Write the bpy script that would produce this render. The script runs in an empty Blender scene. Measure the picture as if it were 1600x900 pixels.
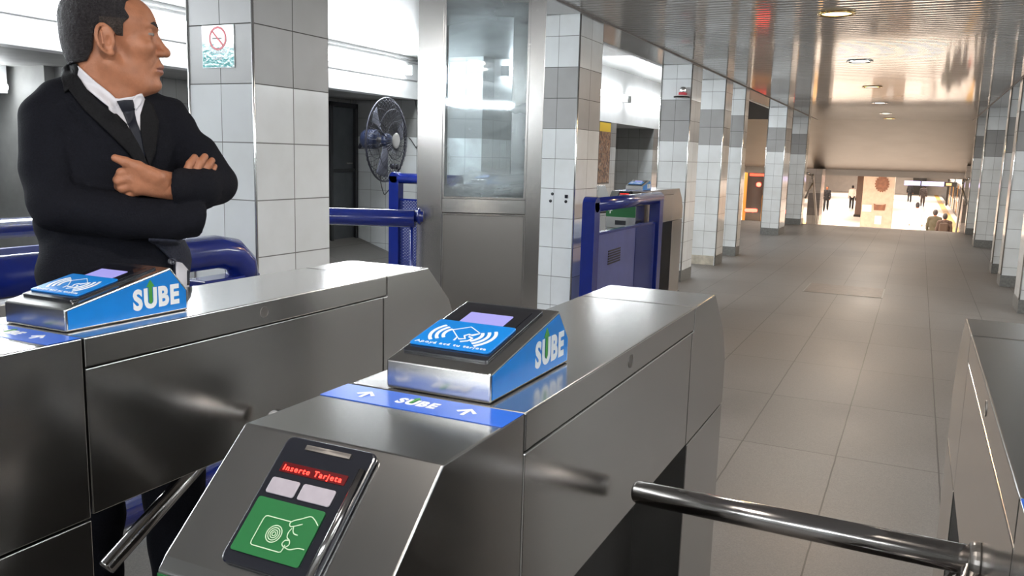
import bpy, bmesh, math, random
import numpy as np
from mathutils import Vector, Matrix
from mathutils.bvhtree import BVHTree
from mathutils.geometry import delaunay_2d_cdt
random.seed(4)
rng = np.random.RandomState(3)
SC = bpy.context.scene
COL = SC.collection
PI = math.pi

# ------------------------------------------------------------------ materials
def nt(name):
    m = bpy.data.materials.new(name); m.use_nodes = True
    n = m.node_tree.nodes; l = m.node_tree.links
    b = n['Principled BSDF']
    return m, n, l, b
def simple(name, col, rough=.5, metal=0., spec=.5, emit=None, es=0., coat=0., noise=0., nscale=8., bump=0., bscale=60.):
    m, n, l, b = nt(name)
    b.inputs['Base Color'].default_value = (*col, 1)
    b.inputs['Roughness'].default_value = rough
    b.inputs['Metallic'].default_value = metal
    b.inputs['Specular IOR Level'].default_value = spec
    b.inputs['Coat Weight'].default_value = coat
    b.inputs['Coat Roughness'].default_value = .08
    if emit:
        b.inputs['Emission Color'].default_value = (*emit, 1)
        b.inputs['Emission Strength'].default_value = es
    tc = n.new('ShaderNodeTexCoord')
    if noise:
        t = n.new('ShaderNodeTexNoise'); t.inputs['Scale'].default_value = nscale; t.inputs['Detail'].default_value = 5
        l.new(tc.outputs['Object'], t.inputs['Vector'])
        r = n.new('ShaderNodeValToRGB')
        r.color_ramp.elements[0].position = .3; r.color_ramp.elements[1].position = .7
        r.color_ramp.elements[0].color = (*[max(0, c * (1 - noise)) for c in col], 1)
        r.color_ramp.elements[1].color = (*[min(1, c * (1 + noise)) for c in col], 1)
        l.new(t.outputs['Fac'], r.inputs['Fac']); l.new(r.outputs['Color'], b.inputs['Base Color'])
    if bump:
        t = n.new('ShaderNodeTexNoise'); t.inputs['Scale'].default_value = bscale; t.inputs['Detail'].default_value = 4
        l.new(tc.outputs['Object'], t.inputs['Vector'])
        bp = n.new('ShaderNodeBump'); bp.inputs['Strength'].default_value = bump; bp.inputs['Distance'].default_value = .01
        l.new(t.outputs['Fac'], bp.inputs['Height']); l.new(bp.outputs['Normal'], b.inputs['Normal'])
    return m

def steel(name, col=(.56, .55, .54), rough=.27, axis=1, scr=.5):
    """brushed stainless steel: fine streaks along one axis, smudges in the roughness and a few scratches"""
    m, n, l, b = nt(name)
    b.inputs['Metallic'].default_value = 1.
    b.inputs['Base Color'].default_value = (*col, 1)
    tc = n.new('ShaderNodeTexCoord')
    b.inputs['Anisotropic'].default_value = .35
    tg = n.new('ShaderNodeTangent'); tg.direction_type = 'RADIAL'; tg.axis = 'XYZ'[axis] if axis != 2 else 'Z'
    l.new(tg.outputs[0], b.inputs['Tangent'])
    b.inputs['Roughness'].default_value = rough
    return m

def tile_mat(name, white=(.80, .82, .83), grey=(.34, .34, .335), gz0=1.66, gz1=2.13, rowh=.236, band=True, rough=.12, zoff=0.):
    """glazed wall tiles; UV: u counts tiles across, v is the height in metres"""
    m, n, l, b = nt(name)
    uv = n.new('ShaderNodeUVMap')
    sp = n.new('ShaderNodeSeparateXYZ'); l.new(uv.outputs['UV'], sp.inputs[0])
    dv = n.new('ShaderNodeMath'); dv.operation = 'SUBTRACT'; dv.inputs[1].default_value = gz0 - 20 * rowh
    l.new(sp.outputs['Y'], dv.inputs[0])
    dm = n.new('ShaderNodeMath'); dm.operation = 'DIVIDE'; dm.inputs[1].default_value = rowh
    l.new(dv.outputs[0], dm.inputs[0])
    cb = n.new('ShaderNodeCombineXYZ'); l.new(sp.outputs['X'], cb.inputs['X']); l.new(dm.outputs[0], cb.inputs['Y'])
    br = n.new('ShaderNodeTexBrick'); br.offset = 0; br.squash = 1
    br.inputs['Scale'].default_value = 1; br.inputs['Brick Width'].default_value = 1; br.inputs['Row Height'].default_value = 1
    br.inputs['Mortar Size'].default_value = .011; br.inputs['Mortar Smooth'].default_value = .3
    br.inputs['Color1'].default_value = (1, 1, 1, 1); br.inputs['Color2'].default_value = (.93, .93, .93, 1)
    br.inputs['Mortar'].default_value = (.22, .21, .20, 1)
    l.new(cb.outputs[0], br.inputs['Vector'])
    base = None
    if band:
        g0 = n.new('ShaderNodeMath'); g0.operation = 'GREATER_THAN'; g0.inputs[1].default_value = gz0; l.new(sp.outputs['Y'], g0.inputs[0])
        g1 = n.new('ShaderNodeMath'); g1.operation = 'LESS_THAN'; g1.inputs[1].default_value = gz1; l.new(sp.outputs['Y'], g1.inputs[0])
        gm = n.new('ShaderNodeMath'); gm.operation = 'MULTIPLY'; l.new(g0.outputs[0], gm.inputs[0]); l.new(g1.outputs[0], gm.inputs[1])
        mx = n.new('ShaderNodeMix'); mx.data_type = 'RGBA'
        mx.inputs['A'].default_value = (*white, 1); mx.inputs['B'].default_value = (*grey, 1)
        l.new(gm.outputs[0], mx.inputs['Factor']); base = mx.outputs['Result']
    tc = n.new('ShaderNodeTexCoord')
    t = n.new('ShaderNodeTexNoise'); t.inputs['Scale'].default_value = 3.; t.inputs['Detail'].default_value = 5
    l.new(tc.outputs['Object'], t.inputs['Vector'])
    rp = n.new('ShaderNodeValToRGB'); rp.color_ramp.elements[0].position = .25; rp.color_ramp.elements[1].position = .6
    rp.color_ramp.elements[0].color = (.86, .85, .83, 1); rp.color_ramp.elements[1].color = (1, 1, 1, 1)
    l.new(t.outputs['Fac'], rp.inputs['Fac'])
    m1 = n.new('ShaderNodeMix'); m1.data_type = 'RGBA'; m1.blend_type = 'MULTIPLY'; m1.inputs['Factor'].default_value = 1
    if base: l.new(base, m1.inputs['A'])
    else: m1.inputs['A'].default_value = (*white, 1)
    l.new(br.outputs['Color'], m1.inputs['B'])
    m2 = n.new('ShaderNodeMix'); m2.data_type = 'RGBA'; m2.blend_type = 'MULTIPLY'; m2.inputs['Factor'].default_value = 1
    l.new(m1.outputs['Result'], m2.inputs['A']); l.new(rp.outputs['Color'], m2.inputs['B'])
    l.new(m2.outputs['Result'], b.inputs['Base Color'])
    # grey tiles are the rougher, orange-peel ones
    t3 = n.new('ShaderNodeTexNoise'); t3.inputs['Scale'].default_value = 120.; t3.inputs['Detail'].default_value = 2
    l.new(tc.outputs['Object'], t3.inputs['Vector'])
    hb = n.new('ShaderNodeMath'); hb.operation = 'MULTIPLY'; hb.inputs[1].default_value = .12
    l.new(t3.outputs['Fac'], hb.inputs[0])
    if band:
        hb2 = n.new('ShaderNodeMath'); hb2.operation = 'MULTIPLY'; l.new(hb.outputs[0], hb2.inputs[0]); l.new(gm.outputs[0], hb2.inputs[1]); hb = hb2
    sb = n.new('ShaderNodeMath'); sb.operation = 'SUBTRACT'; l.new(hb.outputs[0], sb.inputs[0]); l.new(br.outputs['Fac'], sb.inputs[1])
    bp = n.new('ShaderNodeBump'); bp.inputs['Strength'].default_value = .5; bp.inputs['Distance'].default_value = .003
    l.new(sb.outputs[0], bp.inputs['Height']); l.new(bp.outputs['Normal'], b.inputs['Normal'])
    rr = n.new('ShaderNodeMath'); rr.operation = 'MULTIPLY_ADD'; rr.inputs[1].default_value = .5; rr.inputs[2].default_value = rough
    l.new(br.outputs['Fac'], rr.inputs[0])
    if band:
        r2 = n.new('ShaderNodeMath'); r2.operation = 'MULTIPLY_ADD'; r2.inputs[1].default_value = .22
        l.new(gm.outputs[0], r2.inputs[0]); l.new(rr.outputs[0], r2.inputs[2]); rr = r2
    l.new(rr.outputs[0], b.inputs['Roughness'])
    return m

def floor_mat():
    m, n, l, b = nt('terrazzo_slabs')
    g = n.new('ShaderNodeNewGeometry')
    mp = n.new('ShaderNodeMapping'); mp.inputs['Location'].default_value = (.70, -.325, 0)
    l.new(g.outputs['Position'], mp.inputs['Vector'])
    br = n.new('ShaderNodeTexBrick'); br.offset = 0
    br.inputs['Scale'].default_value = 1; br.inputs['Brick Width'].default_value = .457; br.inputs['Row Height'].default_value = .998
    br.inputs['Mortar Size'].default_value = .0036; br.inputs['Mortar Smooth'].default_value = .2
    br.inputs['Color1'].default_value = (.168, .158, .150, 1); br.inputs['Color2'].default_value = (.152, .143, .136, 1)
    br.inputs['Mortar'].default_value = (.06, .055, .05, 1)
    nw = n.new('ShaderNodeTexNoise'); nw.inputs['Scale'].default_value = 6
    l.new(g.outputs['Position'], nw.inputs['Vector'])
    va = n.new('ShaderNodeVectorMath'); va.operation = 'MULTIPLY_ADD'; va.inputs[1].default_value = (.006, .006, 0)
    l.new(nw.outputs['Color'], va.inputs[0]); l.new(mp.outputs['Vector'], va.inputs[2])
    l.new(va.outputs[0], br.inputs['Vector'])
    v = n.new('ShaderNodeTexVoronoi'); v.inputs['Scale'].default_value = 260
    l.new(g.outputs['Position'], v.inputs['Vector'])
    r = n.new('ShaderNodeValToRGB'); r.color_ramp.elements[0].color = (.72, .72, .72, 1); r.color_ramp.elements[1].color = (1.2, 1.18, 1.15, 1)
    sp = n.new('ShaderNodeSeparateColor'); l.new(v.outputs['Color'], sp.inputs[0]); l.new(sp.outputs[0], r.inputs['Fac'])
    m1 = n.new('ShaderNodeMix'); m1.data_type = 'RGBA'; m1.blend_type = 'MULTIPLY'; m1.inputs['Factor'].default_value = .6
    l.new(br.outputs['Color'], m1.inputs['A']); l.new(r.outputs['Color'], m1.inputs['B'])
    t = n.new('ShaderNodeTexNoise'); t.inputs['Scale'].default_value = .9; t.inputs['Detail'].default_value = 6
    l.new(g.outputs['Position'], t.inputs['Vector'])
    r2 = n.new('ShaderNodeValToRGB'); r2.color_ramp.elements[0].position = .3; r2.color_ramp.elements[0].color = (.82, .81, .8, 1); r2.color_ramp.elements[1].position = .65; r2.color_ramp.elements[1].color = (1.1, 1.1, 1.1, 1)
    l.new(t.outputs['Fac'], r2.inputs['Fac'])
    m2 = n.new('ShaderNodeMix'); m2.data_type = 'RGBA'; m2.blend_type = 'MULTIPLY'; m2.inputs['Factor'].default_value = 1
    l.new(m1.outputs['Result'], m2.inputs['A']); l.new(r2.outputs['Color'], m2.inputs['B'])
    l.new(m2.outputs['Result'], b.inputs['Base Color'])
    mr = n.new('ShaderNodeMapRange'); mr.inputs[3].default_value = .34; mr.inputs[4].default_value = .62
    l.new(t.outputs['Fac'], mr.inputs[0]); l.new(mr.outputs[0], b.inputs['Roughness'])
    return m

def ceiling_mat():
    m, n, l, b = nt('glossy_ceiling_slats')
    g = n.new('ShaderNodeNewGeometry')
    t = n.new('ShaderNodeTexNoise'); t.inputs['Scale'].default_value = .8; t.inputs['Detail'].default_value = 5
    l.new(g.outputs['Position'], t.inputs['Vector'])
    r = n.new('ShaderNodeValToRGB'); r.color_ramp.elements[0].position = .3; r.color_ramp.elements[1].position = .7
    r.color_ramp.elements[0].color = (.43, .415, .405, 1); r.color_ramp.elements[1].color = (.50, .485, .475, 1)
    l.new(t.outputs['Fac'], r.inputs['Fac']); l.new(r.outputs['Color'], b.inputs['Base Color'])
    b.inputs['Roughness'].default_value = .07
    b.inputs['Specular IOR Level'].default_value = .42
    b.inputs['IOR'].default_value = 1.5
    return m

def perforated(name, col, pitch=.016):
    """sheet with rows of punched slots, really open"""
    m, n, l, b = nt(name)
    b.inputs['Base Color'].default_value = (*col, 1); b.inputs['Roughness'].default_value = .3
    tc = n.new('ShaderNodeTexCoord'); sp = n.new('ShaderNodeSeparateXYZ'); l.new(tc.outputs['Object'], sp.inputs[0])
    sm = n.new('ShaderNodeMath'); sm.operation = 'ADD'; l.new(sp.outputs['X'], sm.inputs[0]); l.new(sp.outputs['Y'], sm.inputs[1])
    cb = n.new('ShaderNodeCombineXYZ'); l.new(sm.outputs[0], cb.inputs['X']); l.new(sp.outputs['Z'], cb.inputs['Y'])
    br = n.new('ShaderNodeTexBrick'); br.inputs['Scale'].default_value = 1
    br.inputs['Brick Width'].default_value = pitch * 2.2; br.inputs['Row Height'].default_value = pitch; br.inputs['Mortar Size'].default_value = pitch * .27
    l.new(cb.outputs[0], br.inputs['Vector'])
    l.new(br.outputs['Fac'], b.inputs['Alpha'])
    return m

M = {}
M['steel'] = steel('brushed_steel', (.55, .54, .525), .19, 0)
M['steel_y'] = steel('brushed_steel_lengthwise', (.55, .54, .525), .19, 1)
M['steel_v'] = steel('brushed_steel_upright', (.50, .485, .47), .22, 2)
M['steel_dark'] = steel('dull_steel', (.30, .28, .265), .38, 2)
M['chrome'] = steel('worn_chrome', (.42, .40, .39), .15, 0)
M['alu'] = simple('corner_aluminium', (.75, .75, .74), .2, 1.)
M['black_in'] = simple('black_core', (.018, .015, .013), .5, noise=.3)
M['black_pl'] = simple('black_plastic', (.012, .013, .018), .18, coat=.3)
M['black_gloss'] = simple('black_glass', (.006, .006, .01), .06, coat=.5)
M['sube_blue'] = simple('sticker_blue', (.0, .195, .62), .35, coat=.08, noise=.05, nscale=20)
M['band_blue'] = simple('band_blue', (.02, .12, .62), .3, coat=.2)
M['white_print'] = simple('white_print', (.85, .86, .87), .35)
M['green_print'] = simple('green_print', (.06, .30, .05), .4)
M['green_label'] = simple('green_label', (.010, .115, .03), .35, coat=.15)
M['line_print'] = simple('pale_green_line', (.45, .58, .40), .4)
M['key_grey'] = simple('grey_key', (.32, .29, .33), .35, noise=.08, nscale=60)
M['led_red'] = simple('led_red', (.6, .0, .0), .3, emit=(1, .03, .02), es=7.)
M['led_glow'] = simple('led_window', (.02, .0, .001), .3, emit=(1, .0, .01), es=.10)
M['lcd'] = simple('lcd_lavender', (.1, .1, .2), .2, emit=(.46, .42, 1.0), es=.66)
M['blue_paint'] = simple('blue_enamel', (.006, .017, .17), .22, coat=.5, noise=.12, nscale=6, bump=.04, bscale=30)
M['blue_perf'] = perforated('blue_perforated_sheet', (.03, .045, .20))
M['blue_sheet'] = simple('faded_blue_sheet', (.075, .09, .25), .3, noise=.12, nscale=7)
M['tile'] = tile_mat('column_tiles', white=(.80, .83, .84), gz0=1.655, gz1=2.128)
M['tile_near'] = tile_mat('column_tiles_near', white=(.74, .76, .77), gz0=1.692, gz1=2.164)
M['tile_wall'] = tile_mat('wall_tiles', white=(.72, .74, .74), grey=(.27, .27, .265), gz0=1.64, gz1=2.112)
M['plinth'] = simple('grey_granite_plinth', (.16, .16, .15), .4, noise=.25, nscale=40)
M['plaster'] = simple('bare_plaster', (.50, .46, .38), .8, noise=.2, nscale=14, bump=.4, bscale=40)
M['white_paint'] = simple('white_beam_paint', (.82, .83, .83), .45, noise=.04, nscale=3)
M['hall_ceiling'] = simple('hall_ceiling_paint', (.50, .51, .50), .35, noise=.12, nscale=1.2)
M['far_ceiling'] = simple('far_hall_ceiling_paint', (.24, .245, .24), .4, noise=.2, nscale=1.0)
M['dark_metal'] = simple('dark_grey_door', (.045, .05, .055), .4, noise=.2, nscale=6)
M['dark_frame'] = simple('black_door_frame', (.01, .01, .012), .4)
M['passage'] = simple('passage_grey', (.28, .28, .27), .55, noise=.2, nscale=3)
M['tube'] = simple('lit_fluorescent_tube', (1, 1, 1), .4, emit=(.93, .97, 1.), es=26.)
M['bulb_w'] = simple('lit_lamp_white', (1, 1, 1), .4, emit=(1, .93, .82), es=14.)
M['bulb_y'] = simple('lit_lamp_amber', (1, .8, .5), .4, emit=(1, .62, .22), es=9.)
M['gold'] = simple('brass_ring', (.55, .38, .15), .25, 1.)
M['glass_dirty'] = None
M['skin'] = simple('skin', (.40, .165, .088), .42, spec=.35, noise=.13, nscale=38, bump=.12, bscale=220)
M['lip'] = simple('lips', (.27, .10, .07), .4)
M['hair'] = simple('dark_hair', (.022, .018, .020), .55, spec=.4, noise=.6, nscale=200, bump=.8, bscale=380)
M['hair_g'] = simple('greying_temple_hair', (.050, .036, .030), .6, noise=.6, nscale=260, bump=.8, bscale=420)
M['suit'] = simple('dark_suit_wool', (.0065, .0068, .0105), .85, spec=.15, noise=.25, nscale=240, bump=.25, bscale=300)
M['lapel'] = simple('suit_lapel_wool', (.0085, .0082, .0095), .8, spec=.18, noise=.25, nscale=240, bump=.2, bscale=300)
M['vest'] = simple('navy_knit', (.008, .010, .024), .8, noise=.4, nscale=160, bump=.5, bscale=200)
M['shirt'] = simple('white_shirt', (.72, .70, .74), .7, bump=.05, bscale=40)
M['tie'] = simple('navy_tie', (.004, .005, .013), .6)
M['button'] = simple('dark_button', (.03, .03, .045), .2, coat=.5)
M['shoe'] = simple('black_shoe_leather', (.01, .01, .01), .3)
M['eye_w'] = simple('eye_white', (.22, .18, .16), .2)
M['eye_i'] = simple('eye_iris', (.03, .015, .01), .1)
M['nail'] = simple('finger_nail', (.55, .32, .26), .3)
M['paper'] = simple('white_paper', (.75, .76, .78), .7)
M['cable'] = simple('black_cable', (.02, .02, .02), .5)
M['cable_w'] = simple('grey_cable', (.25, .25, .25), .5)
M['fan_cage'] = simple('fan_cage_wire', (.045, .045, .06), .35, .6)
M['fan_blade'] = simple('fan_blade', (.10, .105, .14), .4)
M['fan_motor'] = simple('fan_motor_blue_grey', (.03, .04, .09), .4)
M['badge'] = simple('pale_fan_badge', (.62, .60, .58), .35)
M['floor'] = floor_mat(); M['ceil'] = ceiling_mat()
M['hatch'] = simple('floor_hatch_plate', (.13, .105, .09), .45, noise=.2, nscale=12)
M['teal'] = simple('teal_sign', (.02, .33, .34), .12, coat=.4, noise=.04, nscale=10, bump=.10, bscale=70)
M['teal_pale'] = simple('pale_sign', (.60, .72, .72), .12, coat=.5, bump=.18, bscale=70)
M['red_print'] = simple('red_print', (.55, .03, .05), .35)
M['stone'] = simple('warm_stone_pillar', (.46, .36, .28), .5, noise=.1, nscale=5)
M['brown'] = simple('brown_pillar', (.13, .085, .07), .5, noise=.1, nscale=4)
M['emblem'] = simple('dark_bronze_relief', (.17, .065, .03), .5, noise=.3, nscale=9)
M['plat_floor'] = simple('pale_platform_floor', (.82, .78, .72), .35, noise=.06, nscale=1.5)
M['yellow_line'] = simple('yellow_platform_edge', (.75, .45, .12), .5)
M['plat_wall'] = simple('platform_wall_panel', (.70, .65, .61), .5, noise=.06, nscale=2)
M['stair'] = simple('stair_stone', (.33, .31, .29), .5, noise=.15, nscale=8)
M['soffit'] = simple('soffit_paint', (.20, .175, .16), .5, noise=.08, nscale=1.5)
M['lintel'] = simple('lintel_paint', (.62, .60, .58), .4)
M['train_y'] = simple('train_yellow', (.55, .25, .03), .3, coat=.4)
M['train_d'] = simple('train_dark_glass', (.03, .018, .015), .12, coat=.5)
M['train_w'] = simple('train_white_side', (.7, .66, .64), .3)
M['train_dark'] = simple('train_black_skirt', (.015, .012, .02), .4)
M['tail'] = simple('red_tail_lamp', (1, .1, .05), .3, emit=(1, .03, .02), es=16.)
M['tail_core'] = simple('tail_lamp_core', (1, .5, .4), .3, emit=(1, .42, .32), es=14.)
M['reddisp'] = simple('red_matrix_display', (.2, 0, 0), .3, emit=(1, .05, .02), es=4.)
M['signlit'] = simple('lit_lavender_sign', (.5, .5, .9), .3, emit=(.50, .48, 1.), es=1.3)
M['orange_lamp'] = simple('amber_sign_lamp', (.8, .4, .1), .3, emit=(1, .45, .12), es=3.)
M['poster_y'] = simple('poster_yellow', (.8, .52, .03), .35)

def poster_mat():
    m, n, l, b = nt('poster_print')
    tc = n.new('ShaderNodeTexCoord'); t = n.new('ShaderNodeTexNoise'); t.inputs['Scale'].default_value = 9; t.inputs['Detail'].default_value = 8; t.inputs['Distortion'].default_value = 1.5
    l.new(tc.outputs['Object'], t.inputs['Vector'])
    r = n.new('ShaderNodeValToRGB'); e = r.color_ramp.elements
    e[0].position = .36; e[0].color = (.03, .02, .02, 1); e[1].position = .7; e[1].color = (.75, .6, .45, 1)
    for p, c in ((.46, (.16, .07, .04, 1)), (.54, (.42, .22, .12, 1)), (.6, (.10, .07, .07, 1))):
        k = e.new(p); k.color = c
    l.new(t.outputs['Fac'], r.inputs['Fac']); l.new(r.outputs['Color'], b.inputs['Base Color'])
    b.inputs['Roughness'].default_value = .3
    return m
M['poster'] = poster_mat()
def glass_mat(name, lo_, hi_):
    m, n, l, b = nt(name)
    b.inputs['Base Color'].default_value = (.9, .95, .96, 1); b.inputs['Roughness'].default_value = .35
    tr = n.new('ShaderNodeBsdfTransparent'); tr.inputs['Color'].default_value = (.93, .96, .97, 1)
    gl = n.new('ShaderNodeBsdfGlossy'); gl.inputs['Roughness'].default_value = .03
    df = n.new('ShaderNodeBsdfTranslucent'); df.inputs['Color'].default_value = (.85, .92, .95, 1)
    dd = n.new('ShaderNodeBsdfDiffuse'); dd.inputs['Color'].default_value = (.75, .8, .82, 1)
    tc = n.new('ShaderNodeTexCoord')
    mp = n.new('ShaderNodeMapping'); mp.inputs['Rotation'].default_value = (0, .7, 0); mp.inputs['Scale'].default_value = (1.6, 2, 3.0)
    l.new(tc.outputs['Object'], mp.inputs['Vector'])
    t = n.new('ShaderNodeTexNoise'); t.inputs['Scale'].default_value = 1.; t.inputs['Detail'].default_value = 5; t.inputs['Distortion'].default_value = .8
    l.new(mp.outputs['Vector'], t.inputs['Vector'])
    mr = n.new('ShaderNodeMapRange'); mr.inputs[1].default_value = .42; mr.inputs[2].default_value = .75; mr.inputs[3].default_value = lo_; mr.inputs[4].default_value = hi_
    l.new(t.outputs['Fac'], mr.inputs[0])
    sm = n.new('ShaderNodeMixShader'); sm.inputs[0].default_value = .4; l.new(df.outputs[0], sm.inputs[1]); l.new(dd.outputs[0], sm.inputs[2])
    m1 = n.new('ShaderNodeMixShader'); l.new(mr.outputs[0], m1.inputs[0]); l.new(tr.outputs[0], m1.inputs[1]); l.new(sm.outputs[0], m1.inputs[2])
    fr = n.new('ShaderNodeFresnel'); fr.inputs['IOR'].default_value = 1.45
    m2 = n.new('ShaderNodeMixShader'); l.new(fr.outputs[0], m2.inputs[0]); l.new(m1.outputs[0], m2.inputs[1]); l.new(gl.outputs[0], m2.inputs[2])
    l.new(m2.outputs[0], n['Material Output'].inputs['Surface'])
    return m
M['glass_dirty'] = glass_mat('smeared_glass', .05, .55); M['glass_clear'] = glass_mat('clearer_glass', .0, .06)

# ------------------------------------------------------------------ helpers
def tag(o, label=None, cat=None, group=None, kind=None):
    if label: o['label'] = label
    if cat: o['category'] = cat
    if group: o['group'] = group
    if kind: o['kind'] = kind
    return o
def empty(name, loc=(0, 0, 0), rz=0.):
    o = bpy.data.objects.new(name, None); COL.objects.link(o); o.location = loc; o.rotation_euler = (0, 0, rz)
    o.empty_display_size = .1
    return o
def obj(name, bm, mat, parent=None, bevel=0., smooth=False, seg=2):
    me = bpy.data.meshes.new(name)
    if isinstance(bm, bmesh.types.BMesh):
        bmesh.ops.recalc_face_normals(bm, faces=bm.faces[:]); bm.to_mesh(me); bm.free()
    o = bpy.data.objects.new(name, me)
    mats = mat if isinstance(mat, (list, tuple)) else [mat]
    for k in mats: me.materials.append(k)
    COL.objects.link(o); o.parent = parent
    if smooth: me.polygons.foreach_set('use_smooth', [True] * len(me.polygons))
    if bevel:
        b = o.modifiers.new('bevel', 'BEVEL'); b.width = bevel; b.segments = seg; b.limit_method = 'ANGLE'; b.angle_limit = .5; b.harden_normals = False
    return o
def struct(name, bm, mat, **k):
    o = obj(name, bm, mat, **k); o['kind'] = 'structure'; return o
def copy_tree(o, parent=None):
    c = o.copy(); COL.objects.link(c); c.parent = parent
    for ch in [x for x in o.children]: copy_tree(ch, c)
    return c
def B(): return bmesh.new()
def box(bm, x0, x1, y0, y1, z0, z1, mi=0):
    v = [bm.verts.new(p) for p in ((x0, y0, z0), (x1, y0, z0), (x1, y1, z0), (x0, y1, z0), (x0, y0, z1), (x1, y0, z1), (x1, y1, z1), (x0, y1, z1))]
    for f in ((0, 3, 2, 1), (4, 5, 6, 7), (0, 1, 5, 4), (1, 2, 6, 5), (2, 3, 7, 6), (3, 0, 4, 7)):
        q = bm.faces.new([v[i] for i in f]); q.material_index = mi
    return v
def prism(bm, pts, x0, x1, fr=None):
    """polygon pts (a,b) swept from x0 to x1; fr maps (x,a,b) to 3-D"""
    fr = fr or (lambda x, a, b: (x, a, b))
    A = [bm.verts.new(fr(x0, *p)) for p in pts]; C = [bm.verts.new(fr(x1, *p)) for p in pts]
    n = len(pts)
    bm.faces.new(A); bm.faces.new(C[::-1])
    for i in range(n): bm.faces.new((A[i], C[i], C[(i + 1) % n], A[(i + 1) % n]))
def tube(bm, path, r, n=12, cap=True, close=False):
    """round bar along a polyline; r a number or one per point"""
    P = [Vector(p) for p in path]; R = r if isinstance(r, (list, tuple)) else [r] * len(P)
    rings = []; up = None
    N = len(P)
    for i, p in enumerate(P):
        if close: t = (P[(i + 1) % N] - P[i - 1]).normalized()
        else: t = ((P[min(i + 1, N - 1)] - P[max(i - 1, 0)])).normalized()
        if up is None:
            up = Vector((0, 0, 1)) if abs(t.z) < .9 else Vector((1, 0, 0))
        a = t.cross(up).normalized(); b = a.cross(t).normalized(); up = b
        rings.append([bm.verts.new(p + (a * math.cos(2 * PI * k / n) + b * math.sin(2 * PI * k / n)) * R[i]) for k in range(n)])
    for i in range(N if close else N - 1):
        A, C = rings[i], rings[(i + 1) % N]
        for k in range(n): bm.faces.new((A[k], A[(k + 1) % n], C[(k + 1) % n], C[k]))
    if cap and not close: bm.faces.new(rings[0][::-1]); bm.faces.new(rings[-1])
def rrect(x0, x1, y0, y1, r, n=4):
    o = []
    for cx, cy, a0 in ((x1 - r, y0 + r, -PI / 2), (x1 - r, y1 - r, 0), (x0 + r, y1 - r, PI / 2), (x0 + r, y0 + r, PI)):
        for k in range(n + 1):
            a = a0 + PI / 2 * k / n; o.append((cx + r * math.cos(a), cy + r * math.sin(a)))
    return o
def plate(bm, pts, F, h0, h1):
    """flat shape pts in frame F (4x4: x,y in plane, z outward) between heights h0,h1"""
    A = [bm.verts.new(F @ Vector((*p, h0))) for p in pts]; C = [bm.verts.new(F @ Vector((*p, h1))) for p in pts]
    n = len(pts); bm.faces.new(A[::-1]); bm.faces.new(C)
    for i in range(n): bm.faces.new((A[i], A[(i + 1) % n], C[(i + 1) % n], C[i]))
def ribbon(bm, pts, w, F, h0, h1):
    """stroke of width w along pts in frame F"""
    P = [Vector((*p, 0)) for p in pts]; L = []; Rr = []
    for i, p in enumerate(P):
        t = (P[min(i + 1, len(P) - 1)] - P[max(i - 1, 0)]).normalized(); nn = Vector((-t.y, t.x, 0)) * w / 2
        L.append(p + nn); Rr.append(p - nn)
    poly = L + Rr[::-1]
    for i in range(len(P) - 1):
        q = [L[i], L[i + 1], Rr[i + 1], Rr[i]]
        plate(bm, [(v.x, v.y) for v in q][::-1], F, h0, h1)
def arc(cx, cy, r, a0, a1, n=14, ry=None):
    ry = ry or r
    return [(cx + r * math.cos(math.radians(a0 + (a1 - a0) * k / n)), cy + ry * math.sin(math.radians(a0 + (a1 - a0) * k / n))) for k in range(n + 1)]
def curve(pts, n=5):
    P = [Vector((*p, 0)) for p in pts]; out = []
    for i in range(len(P) - 1):
        p0, p1, p2, p3 = P[max(i - 1, 0)], P[i], P[i + 1], P[min(i + 2, len(P) - 1)]
        for k in range(n):
            t = k / n; q = .5 * (2 * p1 + (p2 - p0) * t + (2 * p0 - 5 * p1 + 4 * p2 - p3) * t * t + (3 * p1 - p0 - 3 * p2 + p3) * t ** 3); out.append((q.x, q.y))
    return out + [tuple(pts[-1])]
def frame(o, ex, ey):
    ex = Vector(ex).normalized(); ey = Vector(ey).normalized(); ez = ex.cross(ey)
    return Matrix((( ex.x, ey.x, ez.x, o[0]), (ex.y, ey.y, ez.y, o[1]), (ex.z, ey.z, ez.z, o[2]), (0, 0, 0, 1)))
def text(name, s, F, h, mat, parent=None, bold=0., sx=1., lift=.0006, align='CENTER', shear=0., space=1.):
    c = bpy.data.curves.new(name, 'FONT'); c.body = s; c.size = 1.; c.align_x = align; c.align_y = 'BOTTOM_BASELINE'
    c.offset = bold; c.extrude = .001; c.shear = shear; c.space_character = space; c.resolution_u = 4
    t = bpy.data.objects.new('tmp', c); COL.objects.link(t)
    dg = bpy.context.evaluated_depsgraph_get()
    me = bpy.data.meshes.new_from_object(t.evaluated_get(dg))
    bpy.data.objects.remove(t); bpy.data.curves.remove(c)
    k = h / .72
    me.transform(F @ Matrix.Translation((0, 0, lift)) @ Matrix.Diagonal((k * sx, k, .3, 1)))
    me.name = name; me.materials.clear(); me.materials.append(mat)
    o = bpy.data.objects.new(name, me); COL.objects.link(o); o.parent = parent
    return o
def lathe(bm, prof, F, n=32):
    """profile (r,h) turned about frame F's z"""
    rings = []
    for r, h in prof:
        if r < 1e-6: rings.append([bm.verts.new(F @ Vector((0, 0, h)))])
        else: rings.append([bm.verts.new(F @ Vector((r * math.cos(2 * PI * k / n), r * math.sin(2 * PI * k / n), h))) for k in range(n)])
    for A, C in zip(rings, rings[1:]):
        for k in range(n):
            k2 = (k + 1) % n
            if len(A) == 1: bm.faces.new((A[0], C[k2], C[k]))
            elif len(C) == 1: bm.faces.new((A[k], A[k2], C[0]))
            else: bm.faces.new((A[k], A[k2], C[k2], C[k]))

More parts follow.
